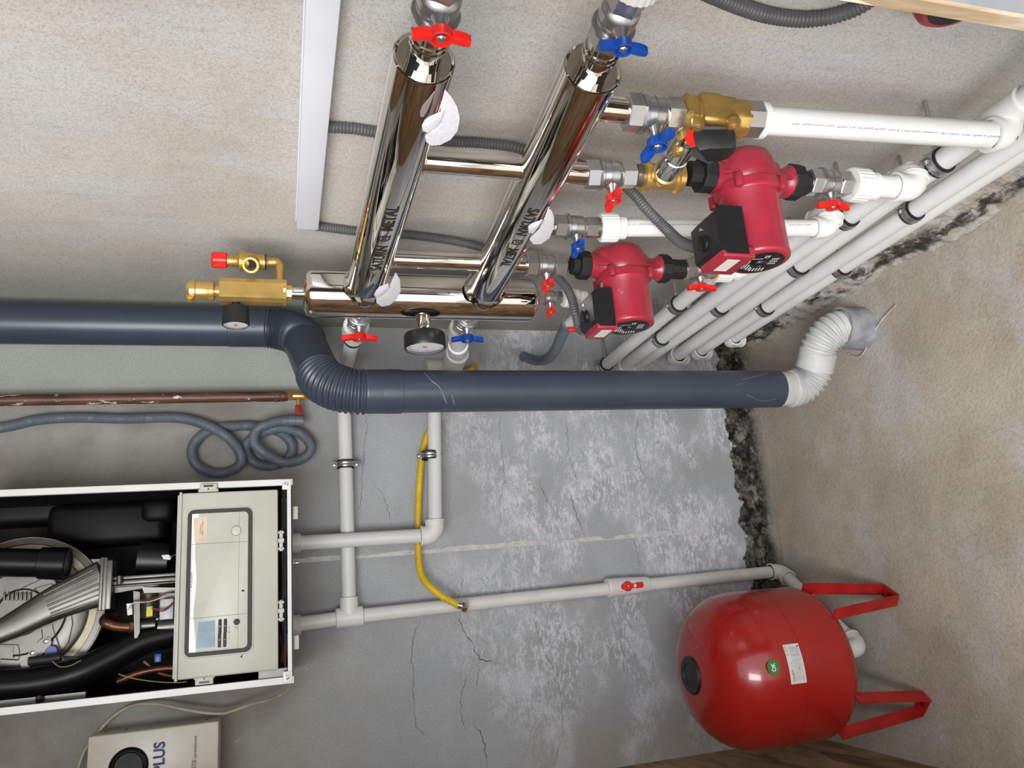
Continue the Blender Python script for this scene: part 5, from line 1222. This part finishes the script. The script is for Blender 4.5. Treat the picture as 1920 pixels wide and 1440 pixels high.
m_ = M(); q_ = ony(367, 1380, SF - .0015); flat_text(m_, 'СТАБИЛИЗАТОР НАПРЯЖЕНИЯ', V((q_.x - .055, SF - .0012, q_.z)), X, Z, .11, .0048); q_ = ony(361, 1425, SF - .0015); flat_text(m_, '1000VA', V((q_.x - .017, SF - .0012, q_.z)), X, Z, .034, .004); obj('small_lettering', m_, ink, stb, None)['label'] = 'small black lettering'

# ---------------------------------------------------------------- expansion tank
TC = V((-.992, -.36, 0)); TR = .191
tk_ = thing('expansion_tank', 'red upright expansion tank on three legs with green OK sticker', 'tank', TC)
zb0, zb1 = .175, .575
m_ = M(); prof = []
H = zb1 - zb0
for i in range(13):
    a = math.pi / 2 * i / 12; prof.append((.085 * (1 - math.cos(a)), TR * math.sin(a) ** .72 if i else .001))
prof += [(.195, TR), (.1955, TR + .0012), (.199, TR + .0012), (.1995, TR)]
for i in range(15):
    a = math.pi / 2 * (1 - i / 14); prof.append((H - .145 + .145 * math.cos(a), TR * max(.0, math.sin(a)) ** .74 if i < 14 else .001))
m_.lathe(TC + Z * zb0, Z, prof, 72); body = obj('vessel', m_, tankred, tk_, 60)
m_ = M(); m_.lathe(TC + Z * (zb1 - .012), Z, [(0, .047), (.012, .047), (.0165, .043), (.017, .03), (.0145, .028), (.0165, .012), (.0165, .001)], 36); obj('valve_cap', m_, blackp, tk_, 40)
for ang in (math.atan2(-.088, .146), math.atan2(-.14, -.128), math.atan2(1, .05)):
    rd = V((math.cos(ang), math.sin(ang), 0)); tn = V((-rd.y, rd.x, 0)); m_ = M()
    base = TC + rd * .175; w2 = .016
    def strip(p0, p1, nrm, w_, th_):
        d_ = (p1 - p0); m__ = [p0 - w_, p0 + w_, p1 + w_, p1 - w_]; m_.prism(m__, nrm * th_)
    up_ = .075 if True else 0
    pA = TC + rd * (TR * .93) + tn * .062 + Z * .235; pB = base + tn * .026 + Z * .004; pC = base - tn * .026 + Z * .004; pD = TC + rd * (TR * .93) - tn * .062 + Z * .235
    strip(pA, pB, tn, rd * w2, .003); strip(pB + Z * 0, pC, Z, rd * w2, .003); strip(pC, pD, -tn, rd * w2, .003)
    lg = obj('leg', m_, legred, tk_, 30)
    m_ = M(); m_.cyl(base + Z * .0071, base + Z * .0076, .006, n=16); obj('bolt_hole', m_, blackp, lg)
def on_cyl(u, v, c, R):
    r_ = ray(u, v); ox, oy = CAM.x - c.x, CAM.y - c.y; A_ = r_.x ** 2 + r_.y ** 2; B_ = 2 * (ox * r_.x + oy * r_.y); C_ = ox * ox + oy * oy - R * R
    return CAM + r_ * ((-B_ - math.sqrt(B_ * B_ - 4 * A_ * C_)) / (2 * A_))
def on_tank(mm, vs, fs, c_, off):
    a0 = math.atan2(c_.y - TC.y, c_.x - TC.x); out = []
    for v in vs:
        a = a0 + v.x / TR; out.append(V((TC.x + math.cos(a) * (TR + off), TC.y + math.sin(a) * (TR + off), c_.z + v.y)))
    mm.add(out, fs)
def gridrect(w_, h_, nx_=10, ny_=3):
    vs = [V((-w_ / 2 + w_ * i / nx_, -h_ / 2 + h_ * j / ny_, 0)) for j in range(ny_ + 1) for i in range(nx_ + 1)]
    return vs, [(j * (nx_ + 1) + i, j * (nx_ + 1) + i + 1, (j + 1) * (nx_ + 1) + i + 1, (j + 1) * (nx_ + 1) + i) for j in range(ny_) for i in range(nx_)]
okc = on_cyl(1450, 1251, TC, TR); m_ = M(); rr_ = .0165
vs = [V((0, 0, 0))] + [V((rr_ * math.cos(6.2832 * i / 32), rr_ * math.sin(6.2832 * i / 32), 0)) for i in range(32)]
on_tank(m_, vs, [(0, i + 1, (i + 1) % 32 + 1) for i in range(32)], okc, .0006); ok = obj('round_sticker', m_, green, tk_, 60); ok['label'] = 'green round sticker reading OK'
m_ = M(); vs, fs = text_mesh('OK', 1.0, 0, .03); on_tank(m_, fit(vs, .0195, .0115), fs, okc, .0011); obj('letters', m_, whiteink, ok, None)
lc_ = on_cyl(1492, 1244, TC, TR); m_ = M(); on_tank(m_, *gridrect(.089, .043), lc_, .0006); lb = obj('data_label', m_, labelm, tk_, 60); lb['label'] = 'white data label with fine black print'
m_ = M()
def lt(s, x_, y_, w_, h_):
    vs, fs = text_mesh(s); vs = [V((v.x + x_, v.y + y_, 0)) for v in fit(vs, w_, h_)]; on_tank(m_, vs, fs, lc_, .0012)
lt('CALEFFI', -.026, .0125, .026, .0045); 
for i in range(6):
    lt('Expansion vessel 50 l', -.012, .006 - i * .0042, .05, .0018); lt('PED 2014/68', .027, .0065 - i * .0042, .022, .0018)
lt('S. 556', .03, .0165, .022, .0025); lt('CE', -.012, -.006, .006, .005); lt('1.5 bar', .0, .012, .012, .0025)
on_tank(m_, [V((x_ + .04, y_ - .0155, 0)) for x_, y_ in ((-.0035, -.0035), (.0, -.0035), (.0, .0), (-.0035, .0))], [(0, 1, 2, 3)], lc_, .0012)
obj('label_print', m_, ink, lb, None)
m_ = M(); m_.cyl(TC + V((.012, -.005, .19)), V((-.98, -.36, .1)), .0135, n=20); obj('port', m_, nickel, tk_)
